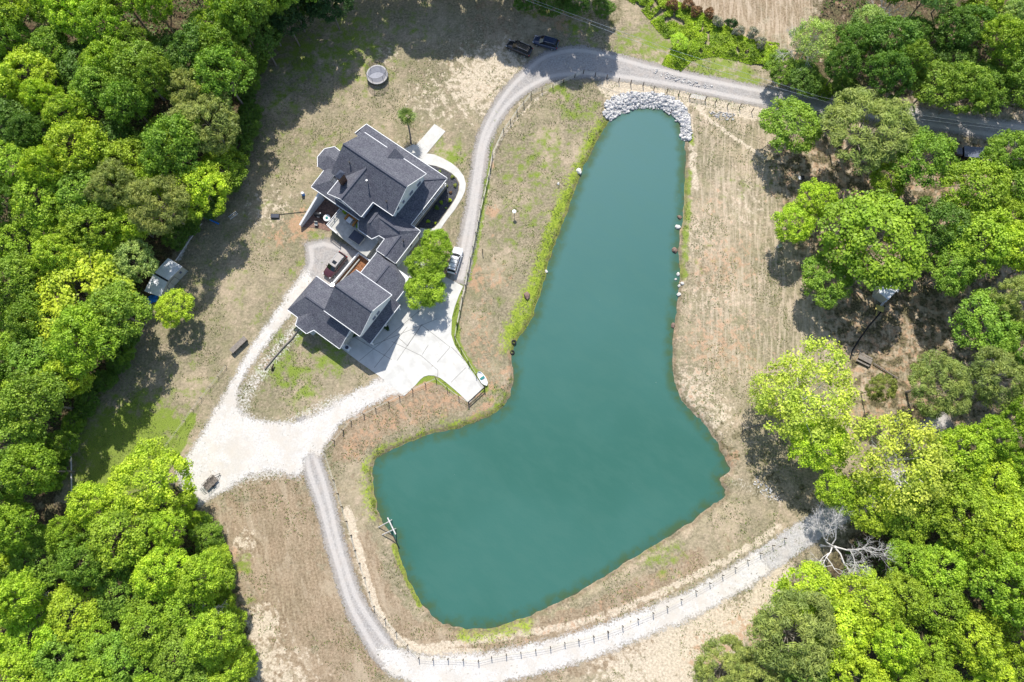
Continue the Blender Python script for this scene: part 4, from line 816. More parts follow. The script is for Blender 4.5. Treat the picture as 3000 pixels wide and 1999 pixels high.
for x in (-Lg/4,0,Lg/4): m.tube([(x,0,.2),(x,0,1.2)], .02)
m.build('bars', M['metal'], t)
fence('low rusty wire fence along the field edge left of the white gravel drive', [zL(*p) for p in [(1735,190),(1675,275),(1610,355),(1545,440),(1480,525),(1420,610),(1355,700),(1290,785),(1215,890),(1135,1000)]], 1.1, (.4,.8), .05, 'field fences', .02, 'wood')
# board barrier at the driveway end
a, b = z3(1645,735,0), z3(1462,905,0); t = empty('end_barrier', (a+b)/2, math.atan2(b.y-a.y,b.x-a.x), 'black pipe barrier across the lower tip of the concrete driveway', 'barrier'); Lg = (b-a).length
MB().beam((-Lg/2,0,1.0),(Lg/2,0,1.0),.13).build('top_rail', M['black'], t); MB().beam((-Lg/2,0,.5),(Lg/2,0,.5),.1).build('lower_rail', M['black'], t)
for x in (-Lg/2,Lg/2): MB().box((x,0,.65),(.16,.16,1.5)).build('post', M['black'], t)
# tall stake and pole light on the bank
lying('stake', [zM(333,850,0), zM(333,825,1.5)], .08, 'post', 'single dark stake standing in the grass just inside the lane fence', 'stake')
p = zM(607,530,0); t = empty('pole_lamp', p, 0, 'white disc lamp on a thin dark post on the grassy bank', 'lamp'); MB().tube([(0,0,0),(0,0,1.6)], .05, 6).build('pole', M['post'], t); MB().lathe((0,0,1.6), [(.1,0),(.36,.05),(.36,.1),(.1,.18)], 16).build('lamp_head', M['white'], t)
# power lines and pole
pole = S(2418,385,0); t = empty('power_pole', (pole.x,pole.y,0), 0, 'leaning wooden utility pole beside the shaded lane', 'pole')
tp_ = S(2477,315,8.5); of = Vector((pole.x,pole.y,0)); tp_ = tp_-of
MB().tube([(0,0,-.3), tp_], [.17,.12], 10).build('shaft', M['post'], t)
def wire(name, pts, label): o = MB().tube(pts, .018, 5).build(name, M['metal']); tag(o, label, 'power line', 'overhead power lines'); return o
T_ = tp_+of
wire('power_line', [S(1500,-22,9.0), S(1955,142,8.2), S(2400,283,8.2), S(2700,350,8.6), S(3100,400,9)], 'upper of the two thin overhead wires crossing the lane')
wire('power_line', [S(1500,-15,8.6), S(2060,195,7.6), T_, S(2700,338,8.0), S(3100,396,8.4)], 'lower of the two thin overhead wires, meeting the wooden pole')
# ---------------- barn, trailers on the right ----------------
zB2 = crop(2500,780,5.6)
c0 = zB2(640,420,0); t = empty('shed_barn', (c0.x,c0.y,0), 0, 'long grey metal roofed shed partly hidden below the big round tree', 'shed'); of = Vector((c0.x,c0.y,0))
m = MB(of); m.slab([zB2(450,290,2.9),zB2(700,415,2.9),zB2(575,555,2.6),zB2(415,430,2.6)], .08, 0, 0); m.slab([zB2(360,335,2.4),zB2(450,285,2.5),zB2(480,330,2.5),zB2(425,370,2.4)], .08, 0, 0)
m.slab([zB2(600,340,2.3),zB2(735,430,2.3),zB2(905,20,2.3),zB2(760,-60,2.3)], .08, 0, 0); m.build('roof', M['tin'], t)
def foot(pts, k_): 
    c_ = sum(pts, Vector())/len(pts); return [(p.x+(c_.x-p.x)*k_, p.y+(c_.y-p.y)*k_) for p in pts]
m = MB(of); m.prism(foot([zB2(450,290,2.6),zB2(700,415,2.6),zB2(575,555,2.6),zB2(415,430,2.6)],.08), 0, 2.5); m.prism(foot([zB2(600,340,2.3),zB2(735,430,2.3),zB2(905,20,2.3),zB2(760,-60,2.3)],.06), 0, 2.2); m.build('wall', M['beige'], t)
m = MB(of); m.slab([zB2(440,470,.6),zB2(565,560,.6),zB2(540,590,.6),zB2(420,500,.6)], .2, 0, 0); m.build('step', M['tin'], t)
for i,(a,b) in enumerate((((518,555),(430,665)),((530,572),(445,678)))): m = MB(of); m.beam(zB2(*a,.5), zB2(*b,.15), .1, .12); m.build('ramp_rail', M['white'], t)
t = thing_box('plank_platform', zB2(420,700,0), -.35, 'small yellowish board platform at the foot of the shed ramp', 'platform', [('boards','yellow',[((0,0,.3),(1.5,1.0,.08)),((-.25,-1.0,.15),(.25,.9,.06))]),('frame','wood',[((0,0,.13),(1.3,.8,.24))])])
zB3 = crop(2740,400,5.173)
p = zB3(580,240,1.4); t = empty('flatbed_truck', (p.x,p.y,0), rad(-5), 'dark truck with grey flat cover in the shade below the lane', 'truck')
MB().box((.2,0,1.45),(3.8,2.1,.1)).build('cover', M['mat_grey'], t); MB().box((.2,0,.95),(3.7,2.0,.8)).build('cargo_body', M['black'], t)
MB().box((-2.5,0,.9),(1.5,1.8,1.0),0,.85).build('cab', M['paint_black'], t, bevel=.15); MB().box((-2.6,0,1.42),(.9,1.4,.1)).build('cab_roof', M['paint_black'], t, bevel=.04)
for x in (-2.4,1.4):
    for y in (-.9,.9): MB().tube([(x,y-.12,.35),(x,y+.12,.35)], .36, 14).build('wheel', M['rubber'], t)
p = zB3(930,330,.5); t = empty('pipe_rack', (p.x,p.y,0), rad(-9), 'stack of long dark bars lying in shade beside the flatbed truck', 'bars')
for i in range(4): MB().beam((-2.4,-.5+.33*i,.3),(2.4,-.5+.33*i,.3),.12).build('bar', M['black' if i%2 else 'wood'], t)
p = zR(1130,400,.4); t = empty('picnic_bench', (p.x,p.y,0), rad(-28), 'dark grey picnic table in the shade right of the black pipe', 'table')
MB().box((0,0,.72),(2.4,.8,.07)).build('table_top', M['wood'], t)
for y in (-.75,.75): MB().box((0,y,.42),(2.4,.28,.06)).build('seat', M['wood'], t)
for x in (-.9,.9): MB().box((x,0,.38),(.1,1.5,.1)).build('brace', M['post'], t); MB().box((x,0,.36),(.1,.5,.7)).build('leg', M['post'], t)
a, b = zR(1200,430,.3), zR(1385,545,.3); lying('log', [a, b], .12, 'wood', 'grey timber lying from the picnic table towards the olive pine', 'log')
p = zR(1370,870,.0); t = empty('chairs_rack', (p.x,p.y,0), .6, 'small blue grey frame seat in the clearing by the pine trunk', 'seat'); MB().box((0,0,.5),(1.3,.9,.08)).build('seat', M['tin'], t)
for x in (-.5,.5):
    for y in (-.35,.35): MB().box((x,y,.25),(.07,.07,.5)).build('leg', M['metal'], t)
t.name = 'garden_bench'
p = S(2283,722,0); t = empty('white_crate', (p.x,p.y,0), .4, 'small white object half under the bright tree at the lawn edge', 'crate'); MB().box((0,0,.2),(.7,.5,.35)).build('crate_body', M['white'], t); MB().box((0,0,.4),(.76,.56,.05)).build('lid', M['metal'], t); t.name = 'crate'
p = S(2350,522,0); t = empty('crate', (p.x,p.y,0), .1, 'small black and white box on bare soil under the olive pine', 'crate'); MB().box((0,0,.2),(.6,.6,.4)).build('crate_body', M['black'], t); MB().box((-.5,0,.1),(.4,.6,.2)).build('side_tray', M['white'], t)
for (x, y), lb in (((1770,682),'upper of two grey culvert pipes at the wood edge by the brown field'),((1775,742),'lower of two grey culvert pipes at the wood edge by the brown field')):
    a = crop(0,1399,2.6133)(x-25,y+8,.25); b = crop(0,1399,2.6133)(x+25,y-8,.25)
    o = MB().tube([a,b], .2, 12).build('culvert_pipe', M['metal']); tag(o, lb, 'pipe', 'culvert pipes')
# ---------------- rocks ----------------
ICO = None
def ico_rock(seed, sc):
    rg = np.random.RandomState(seed); t_ = (1+5**.5)/2
    v = np.array([(-1,t_,0),(1,t_,0),(-1,-t_,0),(1,-t_,0),(0,-1,t_),(0,1,t_),(0,-1,-t_),(0,1,-t_),(t_,0,-1),(t_,0,1),(-t_,0,-1),(-t_,0,1)])/1.9
    f = np.array([(0,11,5),(0,5,1),(0,1,7),(0,7,10),(0,10,11),(1,5,9),(5,11,4),(11,10,2),(10,7,6),(7,1,8),(3,9,4),(3,4,2),(3,2,6),(3,6,8),(3,8,9),(4,9,5),(2,4,11),(6,2,10),(8,6,7),(9,8,1)])
    v = v*(1+rg.uniform(-.25,.25,(12,1)))*np.array(sc); a = rg.uniform(0,6.28); R = np.array([[math.cos(a),-math.sin(a),0],[math.sin(a),math.cos(a),0],[0,0,1]])
    return v@R.T, f
def rock_field(name, pts, smin, smax, label, mat):
    V, F = [], []; b = 0; rg = np.random.RandomState(9); zz_, _ = heights(pts)
    for i, (x, y) in enumerate(pts):
        s_ = rg.uniform(smin, smax)*rg.choice([.6,.8,1,1,1.2,1.8]); v, f = ico_rock(i, (s_*rg.uniform(.8,1.4), s_, s_*rg.uniform(.5,.8)))
        V.append(v+np.array([x, y, max(zz_[i], WZ)+s_*.12+rg.uniform(0,.1)])); F.append(f+b); b += 12
    me = mesh_np(name, np.concatenate(V), np.concatenate(F), M[mat]); o = bpy.data.objects.new(name, me); C.objects.link(o); return tag(o, label, 'rocks', kind='stuff')
k = NT('riprap'); n = k.noise(2.2, 3, .7); n2 = k.noise(5, 4, .7)
M['riprap'] = k.fin(k.bsdf(k.mix(k.step(n2,.3,.7), k.mix(k.step(n,.42,.6), (.20,.20,.22), (.48,.46,.42)), k.mix(k.step(n,.42,.6), (.50,.50,.52), (.84,.82,.78))), .9, bump=n2, bs=.5))
rg = np.random.RandomState(5)
RIP = polyW([(1386,262),(1392,238),(1410,222),(1450,213),(1500,213),(1540,226),(1568,243),(1584,268),(1588,305),(1584,322),(1571,318),(1565,280),(1545,258),(1520,247),(1490,244),(1455,246),(1420,262),(1402,272)])
lo, hi = RIP.min(0), RIP.max(0); pts = rg.uniform(lo, hi, (14000,2)); e = sdist(pts, RIP); pts = pts[e > rg.normal(.05,.25,len(e))][:3000]
rock_field('riprap', pts, .11, .24, 'white and grey rubble stones banked round the top end of the pond', 'riprap')
lo = polyW([(1670,205),(1715,216),(1740,228),(1712,235),(1680,228)]); pts = rg.uniform(lo.min(0), lo.max(0), (700,2)); pts = pts[sdist(pts, lo) > 0][:230]
p2 = polyW([zz_ for zz_ in [(1625,256),(1665,258),(1690,262),(1685,278),(1650,275)]]); q = rg.uniform(p2.min(0), p2.max(0), (500,2)); q = q[sdist(q, p2) > 0][:170]
p3 = polyW([(1500,155),(1545,172),(1600,190),(1640,200),(1630,206),(1590,198),(1540,184),(1500,168)]); q3 = rg.uniform(p3.min(0), p3.max(0), (900,2)); q3 = q3[sdist(q3, p3) > 0][:260]
p4 = polyW([(1740,1095),(1775,1125),(1800,1145),(1790,1155),(1755,1140),(1730,1110)]); q4 = rg.uniform(p4.min(0), p4.max(0), (500,2)); q4 = q4[sdist(q4, p4) > 0][:90]
p5 = polyW([(705,735),(690,770),(640,800),(600,850),(570,910),(560,955),(640,980),(700,955),(690,945),(600,945),(575,930),(600,860),(650,800),(700,750)])
rock_field('loose_stones', np.concatenate([q, q3, q4]), .05, .13, 'scattered pale loose stones beside the lane and near the pond outlet', 'riprap')
for i, ((x, y), s_, mt, lb) in enumerate([((1167,160),.6,'rock','pale boulder on the green left bank near the top of the pond'),((985,270),.32,'rock','small round pale stone on the lawn at the end of the thin track'),((883,1017),.3,'rock','small pale stone on the left shoreline'),((718,1235),.7,'rockdark','flat reddish rock in the bright grass of the left bank'),((2030,550),.42,'rockdark','upper brown rock in the shallows at the right shore'),((2018,638),.5,'rock','squarish cream boulder in the shallows at the right shore'),((1992,834),.55,'rockdark','long brown boulder lying in the water off the right shore'),((2018,1042),.38,'rock','white rounded stone in the shallows, middle of the right shore'),((2000,1085),.26,'rock','small oval grey stone standing in the water off the right shore'),((2052,1126),.33,'rock','cream stone touching the right bank above the dark driftwood'),((2028,1142),.33,'rock','cream stone in the water just below the bank stone'),((2026,1216),.42,'rock','pale split rock off the lower right shore'),((1975,1482),.45,'rockdark','rust brown rock lowest along the right shore')]):
    p = zM(x, y, WZ); v, f = ico_rock(40+i, (s_*1.2, s_, s_*.7)); o = MB().add([tuple(q_) for q_ in v], [tuple(q_) for q_ in f]).build('boulder', M[mt], bevel=.05); o.location = (p.x, p.y, max(gh(p.x,p.y), WZ)+s_*.15); tag(o, lb, 'rock', 'boulders at the shore')
# ---------------- foliage generators ----------------
def leaf_mesh(name, c, n, size, elong, rnd, seed, mat='leaf'):
    rg = np.random.RandomState(seed); N = len(c)
    n = n/np.linalg.norm(n, axis=1, keepdims=True); r = rg.normal(size=(N,3)); t = np.cross(n, r); t /= np.linalg.norm(t, axis=1, keepdims=True); b = np.cross(n, t)
    s = (size*rg.uniform(.65,1.3,N))[:,None]
    v = np.stack([c-t*s*elong, c+b*s*.55-n*s*.12, c+t*s*elong, c-b*s*.55-n*s*.12], 1).reshape(-1,3)
    return mesh_np(name, v, np.arange(4*N).reshape(-1,4), M[mat], np.repeat(rnd, 4))
def crown(name, seed, R=5.0, Hc=6.0, lobes=8, ncl=120, nl=110, leaf=.20, rc=(.55,1.05), flat_=.7, elong=.75, gap=0.0):
    rg = np.random.RandomState(seed); LC = [(0,0,Hc*.50,R*.62)]
    for i in range(lobes):
        a = 2*math.pi*(i+rg.uniform(-.35,.35))/lobes; d = R*rg.uniform(.42,.66)
        LC.append((d*math.cos(a), d*math.sin(a), Hc*rg.uniform(.25,.55), R*rg.uniform(.30,.44)))
    LC = np.array(LC); cl = []
    tries = 0
    while len(cl) < ncl and tries < 9000:
        tries += 1; l = LC[rg.choice(len(LC), p=LC[:,3]**2/(LC[:,3]**2).sum())]; d = rg.normal(size=3); d /= np.linalg.norm(d)
        if d[2] < -.35: continue
        p = l[:3]+d*l[3]*np.array([1,1,.8])*rg.uniform(.8,1.05)
        o = np.linalg.norm((p-LC[:,:3])/np.array([1,1,.8]), axis=1)
        if (o < LC[:,3]*.72).any(): continue
        cl.append(np.append(p, rg.uniform(*rc)))
    cl = np.array(cl); cc = np.repeat(np.arange(len(cl)), nl); d = rg.normal(size=(len(cc),3)); d[:,2] = np.abs(d[:,2])*1.0-.35
    d /= np.linalg.norm(d, axis=1, keepdims=True); rr = cl[cc,3:4]
    pos = cl[cc,:3]+d*rr*rg.uniform(.40,1.30,(len(cc),1))*np.array([1,1,flat_])
    nrm = d*1.15+np.array([0,0,.40])+rg.normal(0,.62,(len(cc),3))
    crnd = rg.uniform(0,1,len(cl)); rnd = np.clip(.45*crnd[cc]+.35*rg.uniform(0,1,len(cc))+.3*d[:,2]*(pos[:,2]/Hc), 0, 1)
    me = leaf_mesh(name, pos, nrm, leaf, elong, rnd, seed+1)
    return me, LC
def trunk_mesh(seed, LC, ht, r=.22):
    rg = random.Random(seed); m = MB(); m.tube([(0,0,-.3),(rg.uniform(-.1,.1),rg.uniform(-.1,.1),ht*.5),(0,0,ht+.8)], [r,r*.75,r*.5], 8)
    for l in LC[1:]:
        z0 = ht*rg.uniform(.7,1.05); m.tube([(0,0,z0),(l[0]*.5,l[1]*.5,(z0+ht+l[2])*.5+.2),(l[0],l[1],ht+l[2])], [r*.4,r*.25,r*.09], 5)
    for _ in range(16):
        l = LC[rg.randrange(len(LC))]; a, e = rg.uniform(0,6.28), rg.uniform(.1,1.3); k_ = l[3]*rg.uniform(.95,1.12)
        m.tube([(l[0]*.8,l[1]*.8,ht+l[2]*.6),(l[0]+k_*math.cos(a)*math.cos(e),l[1]+k_*math.sin(a)*math.cos(e),ht+l[2]+k_*.85*math.sin(e))], [r*.16,r*.07], 4)
    m.tube([(0,0,ht),(.2,.1,ht+LC[0][2]*1.3)], [r*.5,r*.15], 5)
    return m
class Proto: pass
def make_proto(seed, ht, bark='bark', **kw):
    p = Proto(); p.ht = ht; me, LC = crown('crown', seed, **kw); p.me = me; p.R = kw.get('R', 5.0); p.H = ht+kw.get('Hc', 6.0)*1.0
    tm = trunk_mesh(seed, LC, ht); o = tm.build('trunk', M[bark]); p.tm = o.data; bpy.data.objects.remove(o); return p
BL = [make_proto(100+i, 6.0, R=5, Hc=6.5, lobes=8+i%4, ncl=190, nl=75, leaf=.20, rc=(.35,.85)) for i in range(6)]
DNS = [make_proto(150+i, 2.2, R=3.5, Hc=4.6, lobes=9, ncl=260, nl=80, leaf=.13, rc=(.3,.6)) for i in range(3)]
OPN = [make_proto(200+i, 5.0, 'greybark', R=5, Hc=6.5, lobes=10, ncl=150, nl=52, leaf=.17, rc=(.45,.85)) for i in range(2)]
PIN = [make_proto(300+i, 7.0, R=5, Hc=5.5, lobes=11, ncl=190, nl=75, leaf=.26, rc=(.4,.7), elong=1.0, flat_=.8) for i in range(2)]
for p in PIN:   # needle sprays: narrow the leaves
    n = len(p.me.vertices); a = np.empty(n*3, np.float32); p.me.vertices.foreach_get('co', a); a = a.reshape(-1,4,3); mid = (a[:,1]+a[:,3])/2
    a[:,1] = mid+(a[:,1]-mid)*.35; a[:,3] = mid+(a[:,3]-mid)*.35; p.me.vertices.foreach_set('co', a.ravel()); p.me.update()
SML = make_proto(400, .5, R=1.2, Hc=1.5, lobes=5, ncl=40, nl=60, leaf=.11, rc=(.2,.4))
TINT = {'lime':(.38,.54,.065),'yellow':(.48,.58,.07),'mid':(.21,.35,.065),'fresh':(.29,.44,.06),'deep':(.125,.235,.055),'dark':(.06,.12,.04),'olive':(.31,.37,.15),'pine':(.27,.34,.135),'silver':(.34,.46,.20),'red':(.34,.18,.12),'greyb':(.42,.38,.38),'airy':(.43,.53,.12)}
TINT = {k_: (v_[0]*1.42, v_[1]*1.24, v_[2]*.95) for k_, v_ in TINT.items() if k_ not in ('red','greyb','dark')} | {k_: TINT[k_] for k_ in ('red','greyb','dark')}
trng = random.Random(11); TREES = []
KEEP = [(D(372,630,8),7.0),(D(365,585,10),5.0),(D(395,690,6),4.0),(D(2225,350,8),5.5),(D(560,480,4),3),(D(1945,1270,8),6.2)]
def tree(x, y, r, h, tint, label, cat='tree', protos=None, group=None, name='tree', base=False, jit=.10, src=False):
    pr = trng.choice(protos or BL); zc = h-r*.75
    if base: p = D(x, y, 0)
    else: p = D(x, y, zc)
    o = empty(name, (p.x, p.y, max(gh(p.x, p.y), WZ)), trng.uniform(0, 6.28), label, cat, group)
    o.scale = (r/pr.R, r/pr.R, h/pr.H)
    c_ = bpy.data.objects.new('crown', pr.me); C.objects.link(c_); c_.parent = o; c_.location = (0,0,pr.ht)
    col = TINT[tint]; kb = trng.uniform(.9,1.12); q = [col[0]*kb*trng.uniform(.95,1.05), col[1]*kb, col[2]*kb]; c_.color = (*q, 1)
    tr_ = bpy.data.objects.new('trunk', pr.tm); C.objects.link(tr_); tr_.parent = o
    TREES.append((p.x, p.y, r)); return o
# individually placed trees
T = [(1810,298,5.6,9.5,'mid','round mid green tree standing alone above the right shore, just below the lane',BL),
(1975,312,8.0,13.5,'pine','broad olive green pine right of the lone round tree, below the lane',PIN),
(2120,365,5.6,13,'mid','dark rounded tree between the broad pine and the flatbed truck',BL),
(2045,410,3.4,10,'fresh','small bright green tree at the lower right foot of the broad pine',BL),
(1882,460,3.9,9.5,'lime','bright lime tree at the upper left of the biggest round tree',BL),
(1822,512,3.9,9,'lime','bright lime tree leaning over the lawn, leftmost under the broad pine',BL),
(1995,560,9.4,15,'fresh','very large rounded yellow green tree covering the metal roofed shed',BL),
(1895,645,4.6,9,'mid','green tree at the lower left flank of the very large rounded tree',BL),
(2170,520,5.5,13,'deep','dark green tree just right of the very large rounded tree',BL),
(2245,440,6.0,14,'fresh','bright green tree directly below the flatbed truck',BL),
(2345,430,4.5,13,'mid','green tree at the right frame edge level with the flatbed truck',BL),
(2250,560,6.4,14,'fresh','bright spreading tree in the right hand group, beside the dark gap of fallen branches',BL),
(2190,620,4.5,12,'mid','green tree overhanging the clearing right of the metal roofed shed',BL),
(2345,560,5.0,14,'lime','bright green tree at the right frame edge above the reddish clearing',BL),
(2260,745,6.0,12,'mid','bright feathery tree on the right side of the clearing',BL),
(2345,690,4.5,13,'olive','olive tree at the right frame edge beside the feathery tree',PIN),
(2145,885,5.6,12.5,'pine','round olive pine in the middle of the right hand clearing',PIN),
(2030,890,2.4,9.5,'pine','small olive pine on a tall bare trunk, left of the round clearing pine',PIN),
(2295,870,5.2,13,'pine','olive pine at the right frame edge next to the clearing',PIN),
(2345,800,4.5,13,'mid','green tree at the right frame edge above the edge pine',BL),
(1850,915,8.6,14,'airy','pale yellow green airy tree leaning over the right corner of the pond',OPN),
(1790,905,4.5,10,'airy','thin airy tree on the left flank of the pale yellow green tree',OPN),
(1880,1020,5.0,11,'lime','bright lower crown below the pale yellow green tree',BL),
(2060,1060,8.6,15,'airy','large pale yellow green tree at the head of the lower right wood',OPN),
(1925,1130,3.6,10,'lime','small bright tree hanging over the gravel road end',BL),
(1004,562,2.9,6.2,'fresh','upper of the three dense green trees in a row beside the white estate car',DNS),
(979,608,3.4,6.4,'fresh','middle of the three dense green trees in a row beside the white estate car',DNS),
(976,662,3.9,6.4,'fresh','lower, roundest of the three dense green trees shading the concrete driveway',DNS),
(405,711,3.5,7.0,'lime','small yellow green tree standing alone in front of the shed',BL),
(195,690,8.6,13,'yellow','large yellow green tree left of the shed, brightest of the left wood',BL),
(303,600,4.2,10,'silver','silvery green tree at the wood edge just above the shed',BL),
(452,205,5.0,15,'olive','grey olive tree at the edge of the upper left wood',PIN),
(480,285,6.2,15,'olive','large grey olive tree bulging from the left wood towards the lawn',PIN),
(470,1192,1.2,2.4,'lime','small bright shrub on the brown field edge at the lower left wood',BL),
(345,1110,6.5,13,'lime','bright lime tree at the tip of the lower left wood beside the gravel',BL),
(1660,1535,5.0,9,'pine','olive pine at the bottom frame edge near the sand track',PIN),
(1740,1545,4.4,10,'olive','greyish pine at the bottom frame edge, right of the other bottom pine',PIN),
(1820,1460,7.0,14,'pine','tall loose olive pine at the left edge of the lower right wood',PIN),
(1850,1370,5.5,11,'lime','vivid lime tree at the left tip of the lower right wood',BL),
(1795,160,3.4,6,'mid','small green tree at the left end of the wood beside the upper lane',BL),
(1850,185,3.6,7,'deep','dark green tree by the lane, second in the upper right wood',BL),
(1870,90,4.5,11,'silver','thin pale green tree at the left of the upper right wood',OPN),
(1560,100,1.9,2.6,'lime','bright green bush at the tip of the weedy bank above the lane',BL)]
for x, y, r, h, ti, lb, pr in T: tree(x, y, r, h, ti, lb, protos=pr, cat='shrub' if h < 3 else 'tree')
def zone_label(q, zc, r, word, group):
    dx, dy, dz = q[0], q[1], zc-CH; dep = dy*_s-dz*_c; u = 1500+CF*dx/dep; v = 999.5-CF*(dy*_c+dz*_s)/dep
    size = 'small' if r < 3.9 else ('wide' if r > 4.8 else 'middling')
    row = ('topmost','second','third','fourth','fifth','sixth','seventh','lowest')[int(min(7, max(0, v//250)))]
    col = int(min(11, max(0, u//250))); cw = ('first','second','third','fourth','fifth','sixth','sixth','fifth','fourth','third','second','first')[col]
    return '%s %s tree %s, %s row, %s column from %s' % (size, word, group, row, cw, 'left' if col < 6 else 'right')
def fill(polyD, zc, sp_, rr, hh, tints, label, group, seed, keep=None, lim=400):
    rg = random.Random(seed); poly = polyW(polyD, zc); lo, hi = poly.min(0), poly.max(0); pts = []
    for _ in range(9000):
        q = (rg.uniform(lo[0],hi[0]), rg.uniform(lo[1],hi[1]))
        if not inside(np.array([q]), poly)[0]: continue
        if any((q[0]-a)**2+(q[1]-b)**2 < sp_*sp_ for a, b in pts): continue
        if any((q[0]-a)**2+(q[1]-b)**2 < (.62*(r_+sp_*.6))**2 for a, b, r_ in TREES): continue
        if any((q[0]-k_.x)**2+(q[1]-k_.y)**2 < r_*r_ for k_, r_ in KEEP): continue
        pts.append(q)
        if len(pts) >= lim: break
    for i, q in enumerate(pts):
        t_ = rg.choices([k_ for k_, _, _ in tints], [w_ for _, w_, _ in tints])[0]; word = [w_ for k_, _, w_ in tints if k_ == t_][0]
        r, h = rg.uniform(*rr), rg.uniform(*hh)
        pr = PIN if t_ in ('olive','pine') else BL
        p0 = rg.choice(pr); lab = zone_label(q, zc, r, word, group); o = empty('tree', (q[0], q[1], 0), rg.uniform(0,6.28), lab, 'tree', 'trees '+group); o.scale = (r/p0.R, r/p0.R, h/p0.H)
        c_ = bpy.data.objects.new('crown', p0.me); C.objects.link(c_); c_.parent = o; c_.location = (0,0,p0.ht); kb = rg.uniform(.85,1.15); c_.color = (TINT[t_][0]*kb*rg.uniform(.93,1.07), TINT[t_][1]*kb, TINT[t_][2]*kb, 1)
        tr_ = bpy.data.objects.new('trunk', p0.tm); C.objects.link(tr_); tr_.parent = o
WL = [(-40,-40),(620,-40),(600,20),(560,80),(545,150),(535,250),(520,340),(505,420),(445,450),(400,500),(350,545),(330,600),(280,660),(280,740),(225,800),(170,840),(120,930),(95,1010),(95,1110),(40,1150),(-40,1160)]
tn = [('mid',5,'mid green'),('fresh',4,'bright green'),('deep',2,'deep green'),('lime',2,'lime green'),('olive',.6,'grey olive')]
fill(WL, 9, 5.3, (3.2,5.8), (9.5,18), tn, 'broadleaf tree, one of many crowded in the big wood on the left', 'in the left wood', 21)
fill([(-40,1160),(60,1170),(140,1190),(230,1130),(300,1130),(390,1150),(430,1200),(470,1290),(490,1380),(520,1480),(540,1600),(-40,1620)], 9, 5.2, (3.0,5.4), (8.5,15.5), [('lime',4,'lime green'),('fresh',5,'bright green'),('mid',3,'mid green')], 'broadleaf tree, one of many crowded in the lower left wood', 'in the lower left wood', 22)
fill([(2000,1130),(2150,1000),(2240,950),(2400,930),(2400,1610),(1830,1610),(1850,1500),(1900,1420),(1960,1330),(2030,1250),(1990,1180)], 10, 5.3, (3.2,5.8), (9.5,17), [('lime',6,'lime green'),('fresh',4,'bright green'),('deep',.8,'deep green')], 'broadleaf tree, one of many crowded in the lower right wood', 'in the lower right wood', 23)
fill([(1950,90),(2000,10),(2100,-40),(2400,-40),(2400,235),(2250,215),(2100,195),(1980,185),(1920,160)], 8, 5.0, (3.3,5.2), (9,15), [('mid',4,'mid green'),('deep',4,'deep green'),('fresh',2,'bright green'),('silver',1.2,'pale green')], 'broadleaf tree, one of many in the wood above the shaded lane', 'in the upper right wood', 24)
fill([(600,-30),(780,-30),(760,10),(700,40),(650,50),(600,110)], 8, 5.0, (3.4,4.6), (10,14), [('deep',3,'deep green'),('dark',3,'dark green')], 'broadleaf tree, one of several along the shaded top edge of the lawn', 'beside the top lawn', 25)
fill([(2190,340),(2420,340),(2420,600),(2300,600),(2180,580)], 10, 5.2, (3.4,4.8), (10,14), [('mid',4,'mid green'),('fresh',3,'bright green'),('deep',3,'deep green')], 'broadleaf tree, one of several in the group at the right frame edge', 'at the right edge', 26)
# trees standing just beyond the top of the lawn: they throw the long shade over it
for i, (x, y, r, h) in enumerate([(600,135,4.8,18),(645,105,5,19),(700,72,5,19),(750,45,5,18),(565,200,4.5,17),(700,-75,6.5,18),(790,-90,6.5,19),(880,-80,6.5,20),(970,-95,6.5,20),(1060,-85,6.5,20),(1150,-90,6.5,21),(1240,-80,6.5,21),(1325,-75,6,21),(1010,-50,5.5,19),(1180,-50,5.5,20),(1090,-5,3.5,10),(930,-5,3.5,10),(1010,-8,3.5,10),(640,-5,4.5,14),(720,-15,5,16),(800,-28,5,15),(870,-25,4.6,17),(950,-30,5,18),(1025,-22,5,17),(1095,-30,4.6,18),(1165,-20,5,19),(1235,-5,4.6,20),(1300,15,4.4,21),(1350,5,4.2,21),(1270,25,3.4,19),(1215,-50,5,21)]):
    tree(x, y, r, h, 'mid', 'tall green tree standing beyond the top edge of the lawn', base=True, group='trees beyond the top edge of the lawn')
for x, y, r, h, lb in ((1205,8,2.2,3.5,'dark low shrub above the two parked cars'),(1265,15,3.0,5,'dark green thicket at the top edge right of the two parked cars'),(1325,12,3.2,5,'dark green thicket at the top edge above the lane bend'),(1385,22,2.4,4,'green shrub where the weedy bank meets the top shade'),(720,20,2.6,4,'dark green shrub at the top left of the shaded lawn')):
    tree(x, y, r, h, 'deep', lb, 'shrub')
def edge_row(pts, label, seed, tints, rr=(1.7,3.0), sp_=2.7):
    rg = random.Random(seed); P = polyW(spline(pts, 6)); acc = 0
    for i in range(len(P)-1):
        acc += np.linalg.norm(P[i+1]-P[i])
        if acc < sp_: continue
        acc = 0; r = rg.uniform(*rr); h = r*rg.uniform(1.6,2.3); p0 = rg.choice(DNS); q = P[i]+np.array([rg.uniform(-1,1),rg.uniform(-1,1)]); ti = rg.choice(tints)
        if any((q[0]-k_.x)**2+(q[1]-k_.y)**2 < (r_*.7)**2 for k_, r_ in KEEP): continue
        o = empty('shrub', (q[0], q[1], -.3), rg.uniform(0,6), label, 'shrub', label); o.scale = (r/p0.R, r/p0.R, h/p0.H)
        c_ = bpy.data.objects.new('crown', p0.me); C.objects.link(c_); c_.parent = o; c_.location = (0,0,p0.ht*.5); c_.color = (*TINT[ti], 1)
        tr_ = bpy.data.objects.new('trunk', p0.tm); C.objects.link(tr_); tr_.parent = o
